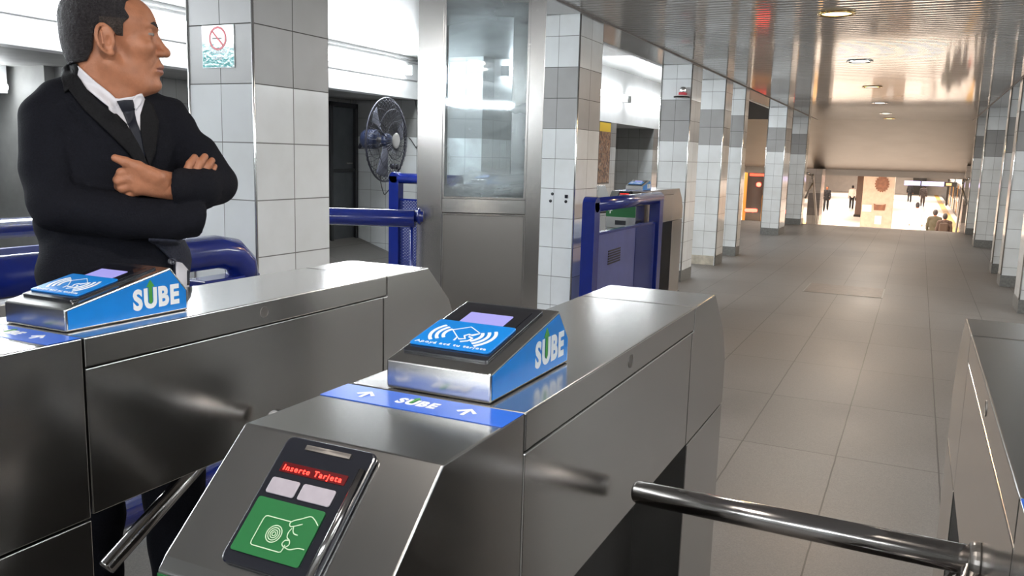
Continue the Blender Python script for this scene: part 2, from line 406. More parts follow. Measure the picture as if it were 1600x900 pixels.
def tiled_box(bm, x0, x1, y0, y1, z0, z1, nx, ny, faces='xXyYzZ'):
    """box with UVs: tiles across, metres up"""
    uv = bm.loops.layers.uv.verify()
    def quad(P, U):
        f = bm.faces.new([bm.verts.new(p) for p in P])
        for lp, u in zip(f.loops, U): lp[uv].uv = u
    if 'y' in faces: quad([(x0, y0, z0), (x1, y0, z0), (x1, y0, z1), (x0, y0, z1)], [(0, z0), (nx, z0), (nx, z1), (0, z1)])
    if 'Y' in faces: quad([(x1, y1, z0), (x0, y1, z0), (x0, y1, z1), (x1, y1, z1)], [(0, z0), (nx, z0), (nx, z1), (0, z1)])
    if 'X' in faces: quad([(x1, y0, z0), (x1, y1, z0), (x1, y1, z1), (x1, y0, z1)], [(0, z0), (ny, z0), (ny, z1), (0, z1)])
    if 'x' in faces: quad([(x0, y1, z0), (x0, y0, z0), (x0, y0, z1), (x0, y1, z1)], [(0, z0), (ny, z0), (ny, z1), (0, z1)])
    if 'z' in faces: quad([(x0, y1, z0), (x1, y1, z0), (x1, y0, z0), (x0, y0, z0)], [(.1, .1 + z0)] * 4)
    if 'Z' in faces: quad([(x0, y0, z1), (x1, y0, z1), (x1, y1, z1), (x0, y1, z1)], [(.1, z0 + .1)] * 4)

# ------------------------------------------------------------------ camera
H = 1.43
yaw, pitch, roll = [math.radians(a) for a in (25.479, 8.923, 1.5495)]
FPX = 1311.15
cam_d = bpy.data.cameras.new('camera'); cam = bpy.data.objects.new('camera', cam_d); COL.objects.link(cam)
f_ = Vector((-math.sin(yaw), math.cos(yaw), 0)); r_ = Vector((math.cos(yaw), math.sin(yaw), 0))
Fw = f_ * math.cos(pitch) - Vector((0, 0, 1)) * math.sin(pitch); Up = r_.cross(Fw)
R2 = r_ * math.cos(roll) + Up * math.sin(roll); U2 = -r_ * math.sin(roll) + Up * math.cos(roll)
cam.matrix_world = Matrix(((R2.x, U2.x, -Fw.x, 0), (R2.y, U2.y, -Fw.y, 0), (R2.z, U2.z, -Fw.z, H), (0, 0, 0, 1)))
cam_d.sensor_width = 36; cam_d.lens = 36 * FPX / 1600; cam_d.clip_end = 400; cam_d.clip_start = .05
SC.camera = cam

# ------------------------------------------------------------------ the station hall
XC0, XC1 = -2.80, -2.45
YW = 9.4
CEIL = 2.53; HC = 2.63
YS = 21.5                        # top of the stairs
# floor
bm = B(); box(bm, -9.5, 3.0, -4.0, YS, -.3, 0)
struct('floor', bm, M['floor'])
# main ceiling: glossy slats across the corridor
bm = B(); y = -4.0; pitchY = .1; prof = []
while y < 22.4:
    prof += [(y, CEIL + .006), (y + .005, CEIL), (y + pitchY * .5, CEIL - .0012), (y + pitchY - .012, CEIL), (y + pitchY - .006, CEIL + .008)]
    y += pitchY
A = [bm.verts.new((-2.40, a, b)) for a, b in prof]; C_ = [bm.verts.new((1.0, a, b)) for a, b in prof]
for i in range(len(prof) - 1): bm.faces.new((A[i], C_[i], C_[i + 1], A[i + 1]))
ceil = obj('ceiling', bm, M['ceil'], smooth=False); ceil['kind'] = 'structure'
bm = B(); box(bm, -2.40, 1.0, -4.0, 22.4, CEIL + .01, CEIL + .2); struct('ceiling', bm, M['hall_ceiling'])
bm = B(); box(bm, -2.82, -2.40, -4, 22.4, CEIL - .004, CEIL + .14); struct('trim_1', bm, M['ceil'])
bm = B(); box(bm, 1.0, 1.40, -4, 22.4, CEIL - .004, CEIL + .14); struct('trim_2', bm, M['ceil'])
bm = B(); box(bm, -2.415, -2.398, -4, 22.4, CEIL - .014, CEIL - .002); box(bm, .998, 1.012, -4, 22.4, CEIL - .014, CEIL - .002); struct('trim_3', bm, M['soffit'])
bm = B(); box(bm, -2.86, -2.82, -4, 22.4, CEIL - .012, HC); struct('trim_4', bm, M['white_paint'], bevel=.003)
# left hall ceiling
bm = B(); box(bm, -9.5, -2.86, -4, YW + .1, HC, HC + .2); struct('ceiling', bm, M['hall_ceiling'])
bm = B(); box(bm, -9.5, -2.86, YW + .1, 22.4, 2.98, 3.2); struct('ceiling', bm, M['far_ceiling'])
bm = B(); box(bm, -9.5, -2.86, YW + .1, YW + .3, HC, 2.98); box(bm, -2.86, -2.82, YW + .1, 22.4, CEIL, 2.98); struct('trim_15', bm, M['hall_ceiling'])
bm = B(); box(bm, 1.4, 3.0, -4, 22.4, HC, HC + .2); struct('ceiling', bm, M['hall_ceiling'])
# right wall
bm = B(); tiled_box(bm, 2.6, 2.9, -4, YS, 0, HC, 1, 108); struct('wall_right', bm, M['tile_wall'])
# left walls ---------------------------------------------------
XA, XB, YW = -5.88, -4.95, 9.4
bm = B(); box(bm, XA - .18, XA, -4, YW, 2.115, HC); struct('trim_5', bm, M['white_paint'])          # white beam over the wide recess
bm = B(); box(bm, XA, XA + .012, -4, YW, 2.33, 2.345); struct('trim_6', bm, M['cable_w'])
bm = B(); box(bm, XA, XA + .03, -4, YW, 2.585, 2.60); box(bm, XA, XA + .03, -4, YW, 2.545, 2.555); struct('trim_7', bm, M['cable_w'])
bm = B(); box(bm, -9.5, XA - .18, -4, YW, 2.115, 2.3); struct('ceiling', bm, M['passage'])            # low ceiling of the recess
bm = B(); tiled_box(bm, -7.1, -6.9, 5.2, 8.80, 0, 2.115, 1, 21); tiled_box(bm, -7.1, -6.9, 8.80, 9.6, 2.06, 2.115, 1, 3)
struct('wall_left', bm, M['tile_wall'])
bm = B(); box(bm, -9.5, -9.3, -4, 5.2, 0, 2.3); box(bm, -9.3, -9.28, -4, 5.2, 1.58, 1.60); box(bm, -9.3, -9.28, -4, 5.2, 1.1, 1.16); box(bm, -9.5, -7.1, 5.1, 5.3, 0, 2.3)
struct('wall_left', bm, M['passage'])
bm = B(); box(bm, -8.3, -8.0, -4, 5.1, 1.90, 2.115); struct('trim_8', bm, M['passage'])
# end wall of the recess, facing the gates, and its ramp
bm = B(); tiled_box(bm, -7.1, XB, YW, YW + .3, 0, HC, 9, 1, 'yY'); tiled_box(bm, -7.1, XB, YW, YW + .3, 0, HC, 1, 1, 'xX')
struct('wall_back', bm, M['tile_wall'])
bm = B(); prism(bm, [(-6.89, 0), (-5.95, 0), (-6.89, .30)], 7.2, YW - .002, lambda x, a, b: (a, x, b)); struct('floor', bm, M['floor'])
# far part of the left wall with its second recess and the poster
bm = B()
tiled_box(bm, XB - .3, XB, YW + .3, 14.55, 0, 2.06, 1, 24)
tiled_box(bm, XB - .3, XB, 16.9, YS, 0, 2.06, 1, 24)
tiled_box(bm, -6.4, XB - .3, 16.9, 17.1, 0, 2.06, 5, 1)
tiled_box(bm, -6.4, -6.2, 14.4, 16.9, 0, 2.06, 1, 12)
struct('wall_left', bm, M['tile_wall'])
bm = B(); box(bm, XB - .3, XB + .002, YW + .3, YS + 1, 2.06, 2.40)
box(bm, XB - .3, XB - .002, YW + .3, YS + 1, 2.40, 3.0); box(bm, -6.4, XB - .3, 14.4, 16.9, 2.06, 2.2); struct('trim_9', bm, M['white_paint'])
bm = B(); tiled_box(bm, -9.5, 3, -4.2, -4.0, 0, HC, 50, 1)
struct('wall_front', bm, M['tile_wall'])

# doors
def door(n, x, y0, y1, z0, z1, two=True):
    d = empty('door_%d' % n, (x, (y0 + y1) / 2, z0)); d['kind'] = 'structure'; w = (y1 - y0) / 2; h = z1 - z0
    bm = B(); box(bm, 0, .05, -w + .05, w - .05, .02, h - .06); lf = obj('door_leaf', bm, M['dark_metal'], d, bevel=.004)
    bm = B()
    box(bm, 0, .09, -w, -w + .05, 0, h); box(bm, 0, .09, w - .05, w, 0, h); box(bm, 0, .09, -w, w, h - .06, h)
    if two: box(bm, .04, .075, -w + .05, w - .05, .90, .95)
    obj('door_frame', bm, M['dark_frame'], d, bevel=.004)
    bm = B(); tube(bm, [(.05, w - .15, 1.02), (.10, w - .15, 1.02), (.10, w - .27, 1.02)], .009); obj('door_handle', bm, M['steel_dark'], d)
door(1, -6.9, 8.80, 9.38, .26, 2.06)
door(2, -6.2, 15.0, 16.0, 0, 2.0, False)

# ------------------------------------------------------------------ columns
def column(x0, x1, y0, y1, near=False, plinth='grey', label='', ztop=CEIL, group='white tiled columns along the corridor', trims=True, right=False):
    cx, cy = (x0 + x1) / 2, (y0 + y1) / 2
    t = empty('tiled_column', (cx, cy, 0)); tag(t, label, 'column', group)
    hx, hy = (x1 - x0) / 2, (y1 - y0) / 2
    bm = B(); tiled_box(bm, -hx, hx, -hy, hy, 0, ztop - .004, 2, 2); obj('shaft', bm, M['tile_near' if near else 'tile'], t)
    bm = B(); e = .004
    if plinth == 'plaster':
        box(bm, -hx + .02, hx - .02, -hy - e, -hy + .02, .005, .135); obj('bare_plinth', bm, M['plaster'], t)['label'] = 'pale bare plaster where the plinth stone is missing'
        bm = B(); box(bm, hx - .01, hx + e, -hy, hy, 0, .14); box(bm, -hx - e, -hx + .01, -hy, hy, 0, .14)
        obj('plinth', bm, M['plinth'], t, bevel=.002)
    else:
        box(bm, -hx - e, hx + e, -hy - e, hy + e, 0, .14); obj('plinth', bm, M['plinth'], t, bevel=.002)
    for sx, sy in ((1, -1), (-1, -1)):
        bm = B(); tube(bm, [(sx * hx, sy * hy, .14), (sx * hx, sy * hy, ztop - .005)], .006 if near else .008, 8); obj('corner_trim', bm, M['alu'], t, smooth=True)
    return t
def bx_col(*a, **k): return column(*a, **k)
P1 = column(XC0, XC1, 2.67, 3.15, near=True, label='nearest white tiled column, behind the man, with a teal sign on it')
P2 = column(XC0, XC1, 6.24, 6.76, label='white tiled column beside the steel booth, with four drilled holes')
P3 = column(XC0, XC1, 9.79, 10.29, label='left tiled column with a small red and white bracket near its top')
P4 = column(XC0, XC1, 11.66, 12.13, plinth='plaster', label='left tiled column whose plinth stone is missing, bare plaster at its foot')
P5 = column(XC0, XC1, 13.10, 13.40, label='slim left tiled column just before the gap showing red train lights')
P6 = column(XC0, XC1, 17.5, 18.3, label='left tiled column between the red train lights and the last column')
P7 = column(XC0, XC1, 21.0, 21.45, label='last left tiled column beside the stair handrail')
g2 = 'white tiled columns on the right'
column(1.02, 1.37, 20.9, 21.4, label='farthest right tiled column beside the stair handrail', group=g2)
column(1.02, 1.37, 17.6, 18.1, label='right tiled column, pinkish, second from the stairs', group=g2)
column(1.02, 1.37, 13.3, 13.65, label='slim right tiled column, third from the stairs', group=g2)
column(1.02, 1.37, 11.9, 12.3, label='right tiled column, fourth from the stairs', group=g2)
column(1.02, 1.37, 9.74, 10.25, label='nearest right tiled column, cut by the right edge of the picture', group=g2)

# ------------------------------------------------------------------ stairs, soffit and platform behind
bm = B()
for k in range(11):
    y0 = YS + k * .30; z = -.155 * (k + 1) + .0
    box(bm, -4.95, 1.6, y0, y0 + .30 + .01, -1.9, z)
struct('stairs', bm, M['stair'], bevel=.004)
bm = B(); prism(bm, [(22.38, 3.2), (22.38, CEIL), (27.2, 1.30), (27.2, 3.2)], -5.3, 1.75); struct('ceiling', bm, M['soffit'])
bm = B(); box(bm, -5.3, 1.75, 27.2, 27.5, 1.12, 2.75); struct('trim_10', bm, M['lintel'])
bm = B(); tiled_box(bm, -5.25, -4.95, YS, 27.2, -1.9, 2.7, 1, 26); struct('wall_left', bm, M['tile_wall'])
bm = B(); tiled_box(bm, 1.40, 1.75, YS, 27.2, -1.9, 2.7, 1, 26); struct('wall_right', bm, M['tile_wall'])
# stairwell piers left and right of the opening
M['tile_pier'] = tile_mat('pier_tiles', white=(.70, .66, .64), grey=(.30, .27, .26), gz0=-.05, gz1=.60)
bm = B(); tiled_box(bm, -2.90, -2.56, 26.2, 27.15, -1.9, 1.30, 2, 4); struct('wall_back', bm, M['tile_pier'])
bm = B(); tiled_box(bm, 1.15, 1.40, 26.2, 27.15, -1.9, 1.5, 1, 4); struct('wall_back', bm, M['tile_pier'])
# handrails
def handrail(x, label, sx):
    t = empty('stair_handrail', (x, YS, 0)); tag(t, label, 'handrail', 'handrails of the stairs')
    path = [(0, .0, .50), (0, .0, 1.08), (0, .03, 1.16), (-sx * .01, .12, 1.18), (-sx * .02, .3, 1.08), (-sx * .08, 3.1, -.44), (-sx * .08, 5.0, -1.0)]
    bm = B(); tube(bm, path[1:], .028, 10); obj('rail', bm, M['steel_dark'], t, smooth=True)
    bm = B(); tube(bm, [(0, .03, 1.15), (-sx * .13, -.12, 1.22)], .026, 8); obj('end_bar', bm, M['chrome'], t, smooth=True)
    bm = B(); tube(bm, [(0, .1, .98), (-sx * .12, -.10, .62)], .022, 8); obj('brace', bm, M['steel_dark'], t, smooth=True)
    for k in (2.75,):
        bm = B(); tube(bm, [(-sx * .08, k, -.27), (-sx * .08, k, -1.5)], .02, 8); obj('post', bm, M['steel_dark'], t, smooth=True)
handrail(-2.31, 'left metal handrail at the top of the stairs', 1)
handrail(.90, 'right metal handrail at the top of the stairs', -1)
def at(px, Y, z):
    """point seen at photo column px near the horizon, at distance Y down the hall"""
    d = (R2 * ((px - 800) / FPX) + U2 * (-(290 - 450) / FPX) + Fw); return (d.x / d.y * Y, Y, z)
# platform: floor, far walls, ceiling
ZP = -1.72
EDGE = [(-5.0, 24.7), (-5.05, 41), (-5.6, 45), (-7.6, 58), (-11.2, 80), (-16.5, 112)]
XY = lambda x, a, b: (a, b, x)
bm = B(); prism(bm, EDGE + [(2.45, 112), (2.45, 24.7)], ZP - .3, ZP, XY); struct('floor', bm, M['plat_floor'])
bm = B(); prism(bm, [(a + .30, b) for a, b in EDGE] + [(a + .75, b) for a, b in EDGE[::-1]], ZP, ZP + .006, XY); struct('trim_11', bm, M['yellow_line'])
bm = B(); box(bm, 1.75, 2.15, 28, 110, ZP, ZP + .006); struct('trim_12', bm, M['yellow_line'])
bm = B(); box(bm, -26, -4.9, 24.7, 120, ZP - 1.4, ZP - 1.1); struct('floor', bm, M['black_in'])
bm = B(); box(bm, -26, 6, 27.5, 120, 1.75, 2.0); struct('ceiling', bm, M['brown'])
bm = B(); prism(bm, [(-8.3, 24.7), (-8.3, 41), (-25.5, 108), (-26, 108), (-9, 41), (-9, 24.7)], ZP - 1.4, 2.0, XY); struct('wall_left', bm, M['plat_wall'])
bm = B(); box(bm, -26, 6, 110, 110.3, ZP - 1.4, 2.0); struct('wall_back', bm, M['plat_wall'])
bm = B(); box(bm, -9.9, -5.3, 27.2, 27.5, -3.2, 2.7); struct('wall_front', bm, M['plat_wall'])
bm = B(); box(bm, -4.6, -1.4, 52, 78, 1.0, 1.75); struct('trim_13', bm, M['brown'])
bm = B(); box(bm, 2.2, 2.35, 80, 80.2, ZP, 1.7); box(bm, -.6, .8, 108, 109.9, ZP, .3); struct('trim_14', bm, M['black_in'])

# pillars on the platform
pxc = at(1373.5, 40.4, 0)[0]; t = empty('stone_pillar', (pxc, 41, ZP)); tag(t, 'pale stone pillar with a dark sun emblem on the platform', 'pillar')
bm = B(); box(bm, -.64, .62, -.6, .6, 0, 3.45); obj('shaft', bm, M['stone'], t, bevel=.02)
bm = B(); Fp = frame((.12, -.6, 2.38), (1, 0, 0), (0, 0, 1))
pts = []
for k in range(36):
    rr_ = .36 if k % 2 == 0 else .30; pts.append((rr_ * .86 * math.cos(2 * PI * k / 36), rr_ * 1.05 * math.sin(2 * PI * k / 36)))
plate(bm, pts, Fp, 0, .03)
plate(bm, [(.19 * math.cos(a), .24 * math.sin(a)) for a in np.linspace(0, 2 * PI, 24, endpoint=False)], Fp, .03, .06)
obj('emblem', bm, M['emblem'], t)
bm = B(); plate(bm, [(-.30, .17), (-.2, .12), (.08, .12), (.2, .17), (.17, -.12), (-.27, -.12)], frame((.15, -.6, 1.35), (1, 0, 0), (0, 0, 1)), 0, .03); obj('plaque', bm, M['emblem'], t)
bm = B(); box(bm, -.05, .22, -.63, -.6, .62, .98); obj('notice', bm, M['paper'], t)
bm = B(); box(bm, -.60, -.22, -.66, -.6, 1.15, 1.45); obj('map_case', bm, M['teal_pale'], t)
t = empty('brown_pillar', (at(1352, 57, 0)[0], 57, ZP)); tag(t, 'dark brown pillar behind the stone pillar on the platform', 'pillar')
bm = B(); box(bm, -.45, .60, -.5, .5, .12, 3.45); obj('shaft', bm, M['brown'], t, bevel=.02)
bm = B(); box(bm, -.5, .65, -.55, .55, 0, .12); obj('plinth', bm, M['black_in'], t)
# hanging sign
t = empty('platform_sign', (-.15, 40, .72)); tag(t, 'long lit lavender sign hanging over the platform', 'sign')
for a, b_ in ((-.40, .22), (.27, 1.12)):
    bm = B(); box(bm, a, b_, -.05, .05, -.06, .12); obj('lit_panel', bm, M['signlit'], t)
bm = B(); box(bm, .22, .27, -.06, .06, -.08, 1.03); obj('hanger', bm, M['dark_frame'], t)
bm = B(); box(bm, 1.12, 1.6, -.05, .05, -.06, .13); obj('case', bm, M['dark_frame'], t)
bm = B(); box(bm, 1.5, 1.54, -.02, .02, .13, 1.03); obj('hanger', bm, M['dark_frame'], t)
bm = B(); box(bm, 1.2, 1.4, -.06, -.05, -.02, .08); obj('amber_lamp', bm, M['orange_lamp'], t)

# trains
t = empty('train', (-6.45, 42, ZP - 1.1), math.radians(13)); tag(t, 'yellow metro train with red tail lights seen through the columns', 'train')
bm = B(); prism(bm, [(-1.2, .5), (-1.2, 3.8), (-.95, 4.1), (.95, 4.1), (1.2, 3.8), (1.2, .5)], 0, 40, lambda x, a, b: (a, x, b)); obj('body', bm, M['train_y'], t, bevel=.03)
bm = B(); plate(bm, rrect(-1.03, 1.03, 1.1, 4.0, .08), frame((0, 0, 0), (1, 0, 0), (0, 0, 1)), 0, .03); obj('windscreen', bm, M['train_d'], t)
bm = B(); box(bm, -1.15, 1.15, -.06, 38, .2, .75); obj('skirt', bm, M['train_dark'], t)
bm = B(); box(bm, -.95, .25, -.05, -.03, 3.62, 3.74); obj('destination_display', bm, M['reddisp'], t)
for x, z, w, h, nm in ((-.78, 1.97, .30, .08, 'tail_lamp'), (-.50, 3.22, .11, .10, 'tail_lamp'), (.85, 1.97, .12, .08, 'tail_lamp')):
    bm = B(); plate(bm, rrect(x - w, x + w, z - h, z + h, min(w, h) * .9), frame((0, 0, 0), (1, 0, 0), (0, 0, 1)), .03, .06); obj(nm, bm, M['tail'], t)
for x in (-.28, .3):
    bm = B(); box(bm, x - .02, x + .02, -.05, 0, 1.1, 2.7); obj('door_edge', bm, M['train_y'], t)
t = empty('train', (3.75, 30, ZP - 1.1)); tag(t, 'pale metro train standing at the right side of the platform', 'train')
bm = B(); prism(bm, [(-1.2, .5), (-1.2, 3.2), (-.95, 3.5), (.95, 3.5), (1.2, 3.2), (1.2, .5)], 0, 60, lambda x, a, b: (a, x, b)); obj('body', bm, M['train_w'], t, bevel=.03)
for k in range(15):
    y0 = .8 + k * 4
    bm = B(); box(bm, -1.23, -1.2, y0, y0 + 1.3, 1.15, 3.05)
    obj('door', bm, M['train_y' if k % 2 else 'train_dark'], t)
    bm = B(); box(bm, -1.225, -1.2, y0 + 1.7, y0 + 3.6, 1.95, 2.85); obj('window', bm, M['train_d'], t)

# ------------------------------------------------------------------ ceiling downlights
for i, (x, y) in enumerate([(-.68, .3), (-.66, 3.5), (-.655, 6.78), (-.68, 9.86), (-.71, 13.05), (-.74, 16.35), (-.75, 19.55), (-.745, 21.6)]):
    amber = i in (2, 4, 7)
    lab = {0: 'round white downlight in the ceiling over the turnstile fronts', 1: 'round white downlight in the ceiling over the turnstiles', 2: 'nearest visible downlight, amber with a brass ring', 3: 'white oval downlight just beyond the nearest amber one', 4: 'amber downlight, third visible along the ceiling',
           5: 'white downlight, fourth visible along the ceiling', 6: 'white downlight, fifth visible, close to the end of the ceiling', 7: 'last small amber downlight at the end of the ceiling'}[i]
    t = empty('ceiling_downlight', (x, y, CEIL)); tag(t, lab, 'downlight', 'recessed downlights along the corridor ceiling')
    F = frame((0, 0, 0), (1, 0, 0), (0, -1, 0))
    bm = B(); lathe(bm, [(.125, .0), (.135, .010), (.118, .014), (.108, .006), (.102, .0)], F, 36); obj('ring', bm, M['gold' if amber else 'alu'], t, smooth=True)
    bm = B(); lathe(bm, [(0, .008), (.06, .009), (.104, .004), (.104, .0)], F, 32); obj('lamp', bm, M['bulb_y' if amber else 'bulb_w'], t, smooth=True)
    ld = bpy.data.lights.new('downlight', 'AREA'); ld.shape = 'DISK'; ld.size = .2; ld.energy = (24 if i < 2 else 36 if not amber else 20); ld.color = (1, .62, .28) if amber else (1, .93, .85)
    lo = bpy.data.objects.new('downlight_lamp', ld); COL.objects.link(lo); lo.location = (x, y, CEIL - .03)

# fluorescent battens in the left hall, plus added fill ones on right and back walls
def batten(x, y0, y1, z, label, tubes=1, facing=1, e=60):
    t = empty('fluorescent_light', (x, (y0 + y1) / 2, z)); tag(t, label, 'light', 'fluorescent lights along the left hall')
    w = (y1 - y0) / 2
    bm = B(); box(bm, -.05, .0, -w, w, -.04, .05); obj('batten', bm, M['white_paint'], t, bevel=.004)
    for k in range(2):
        bm = B(); tube(bm, [(.035, -w + .04, -.03 + .075 * k), (.035, w - .04, -.03 + .075 * k)], .019, 12); obj('tube', bm, M['tube'], t, smooth=True)
    for s in (-1, 1):
        bm = B(); box(bm, -.05, .06, s * w - .015, s * w + .015, -.055, .07); obj('end_cap', bm, M['white_paint'], t, bevel=.006)
    ld = bpy.data.lights.new('batten', 'AREA'); ld.shape = 'RECTANGLE'; ld.size = .1; ld.size_y = 2 * w; ld.energy = e; ld.color = (.90, .96, 1.)
    lo = bpy.data.objects.new('fluorescent_lamp', ld); COL.objects.link(lo); lo.location = (x + .09, (y0 + y1) / 2, z)
    lo.rotation_euler = (0, -math.radians(62) * facing, 0)
    if x == 0: lo.location.x = 2.6 - .14; lo.rotation_euler = (0, math.radians(62), 0)
    return t
XT = XA + .05
for y0, y1, lab in ((-1.2, 1.2, 'twin tube light on the white beam, left of the picture'), (1.3, 3.7, 'twin tube light on the white beam behind the man'), (3.8, 6.2, 'twin tube light on the white beam, between the man and the nearest column'), (6.7, 9.08, 'twin tube light on the white beam above the black fan')):
    batten(XT, y0, y1, 2.44, lab)
for y0, y1, lab in ((9.9, 12.3, 'twin tube light on the far wall seen through the booth glass'), (12.5, 14.8, 'twin tube light above the poster'), (15.0, 17.3, 'twin tube light above the far recess')):
    batten(XB + .0485, y0, y1, 2.50, lab, e=34)
for y0, y1, lab in ((-1.0, 1.4, 'added twin tube fill light on the right wall, out of the picture, nearest the gates'), (3.2, 5.6, 'added twin tube fill light on the right wall, out of the picture, second from the gates'), (7.4, 9.8, 'added twin tube fill light on the right wall behind the right columns')):
    t = batten(0, y0, y1, 2.45, lab, e=14); t.location.x = 2.6 - .05; t.rotation_euler.z = PI  # unseen fixtures added as fill for right-facing steel and column faces
for x, lab in ((.6, 'added twin tube fill light on the wall behind the gates, out of the picture'), (-2.2, 'second added twin tube fill light on the wall behind the gates, out of the picture')):
    t = batten(0, -1.2, 1.2, 2.30, lab, e=34); t.location = (x, -4.0 + .048, 2.30); t.rotation_euler.z = PI / 2  # added behind the camera to brighten the steel fronts and give reflections
    lo = bpy.data.objects[sorted([o.name for o in bpy.data.objects if o.name.startswith('fluorescent_lamp')])[-1]]
    lo.location = (x, -3.86, 2.30); lo.rotation_euler = (math.radians(62), 0, 0); lo.data.size, lo.data.size_y = 2.4, .1
t = empty('fluorescent_light', (-7.5, 4.62, 1.92)); tag(t, 'small lit tube in the dark passage left of the man', 'light', 'fluorescent lights along the left hall')
bm = B(); box(bm, -.02, .0, -.9, .40, -.05, .195); obj('batten', bm, M['white_paint'], t)
bm = B(); tube(bm, [(.03, -.85, 0), (.03, .37, 0)], .03, 10); obj('tube', bm, M['tube'], t, smooth=True)

# ------------------------------------------------------------------ turnstile cabinets
def ts_profile_parts(root, core):
    W = .14
    S = M['steel']; SY = M['steel_y']
    # housings
    bm = B(); prism(bm, [(.9575, 1.1), (.75, 1.1), (.622, .985), (.612, .972), (.612, .772), (.9575, .772)], -W, W); obj('front_housing', bm, SY, root, bevel=.0025, seg=3)
    bm = B(); prism(bm, [(.9575, .768), (.614, .768), (.614, 0), (.9575, 0)], -W, W); obj('front_leg', bm, SY, root, bevel=.002)
    bm = B(); box(bm, -W, W, .962, 1.884, 1.047, 1.1); obj('lid', bm, SY, root, bevel=.0025, seg=3)
    bm = B(); box(bm, -W, W, .962, 1.868, .777, 1.0445); obj('side_panel', bm, SY, root, bevel=.002)
    bm = B(); prism(bm, [(1.888, 1.1), (2.10, 1.1), (2.225, .99), (2.275, .90), (2.275, .776), (1.8715, .776), (1.8715, 1.0445), (1.888, 1.0445)], -W, W); obj('rear_housing', bm, SY, root, bevel=.0025, seg=3)
    bm = B(); box(bm, -W, W, 1.885, 2.27, 0, .772); obj('rear_leg', bm, S, root, bevel=.002)
    if core:
        bm = B(); box(bm, -.10, .02, .95, 1.89, 0, .79); obj('inner_core', bm, M['black_in'], root)
    for s in (-1, 1):
        F = frame((s * W, 1.408, 1.0755), (0, s, 0), (0, 0, 1))
        bm = B(); lathe(bm, [(0, .0003), (.0105, .0003), (.0108, .0010), (.0122, .0010), (.0126, 0)], F, 24); obj('lid_lock', bm, M['steel_dark'], root)
    # blue band over the top, with arrows and lettering
    F = frame((0, .905, 1.1), (1, 0, 0), (0, 1, 0))
    bm = B(); plate(bm, [(-.1395, -.012), (.1395, -.012), (.1395, .051), (-.1395, .051)], F, .0002, .0009); bd = obj('blue_band', bm, M['band_blue'], root)
    sube(F @ Matrix.Translation((-.002, .009, .0009)), .021, bd)
    for x in (-.085, .073):
        bm = B(); ribbon(bm, [(x, .004), (x, .028)], .0055, F, .001, .0016); ribbon(bm, [(x - .013, .016), (x, .030), (x + .013, .016)], .0055, F, .001, .0016)
        obj('arrow', bm, M['white_print'], bd)
def sube(F, h, parent):
    """the four letters S U B E with a green arrow inside the U"""
    objs = []; x = 0.
    for ch in 'SUBE':
        o = text('lettering', ch, F, h, M['white_print'], parent, bold=.045, sx=.86, lift=.0004, align='LEFT')
        loc = [F.inverted() @ v.co for v in o.data.vertices]; x0 = min(v.x for v in loc); x1 = max(v.x for v in loc)
        objs.append((o, x - x0, x, x + x1 - x0)); x += x1 - x0 + .10 * h
    x -= .10 * h
    for o, dx, a, b_ in objs: o.data.transform(F @ Matrix.Translation((dx - x / 2, 0, 0)) @ F.inverted())
    cx = (objs[1][2] + objs[1][3]) / 2 - x / 2; w = .17 * h
    bm = B()
    plate(bm, [(cx - w * .62, .28 * h), (cx, .16 * h), (cx + w * .62, .28 * h), (cx + w * .62, 1.06 * h), (cx - w * .62, 1.06 * h)], F, .0003, .0013)
    plate(bm, [(cx - w * 1.5, 1.06 * h), (cx + w * 1.5, 1.06 * h), (cx, 1.42 * h)], F, .0003, .0013)
    obj('green_arrow', bm, M['green_print'], parent)

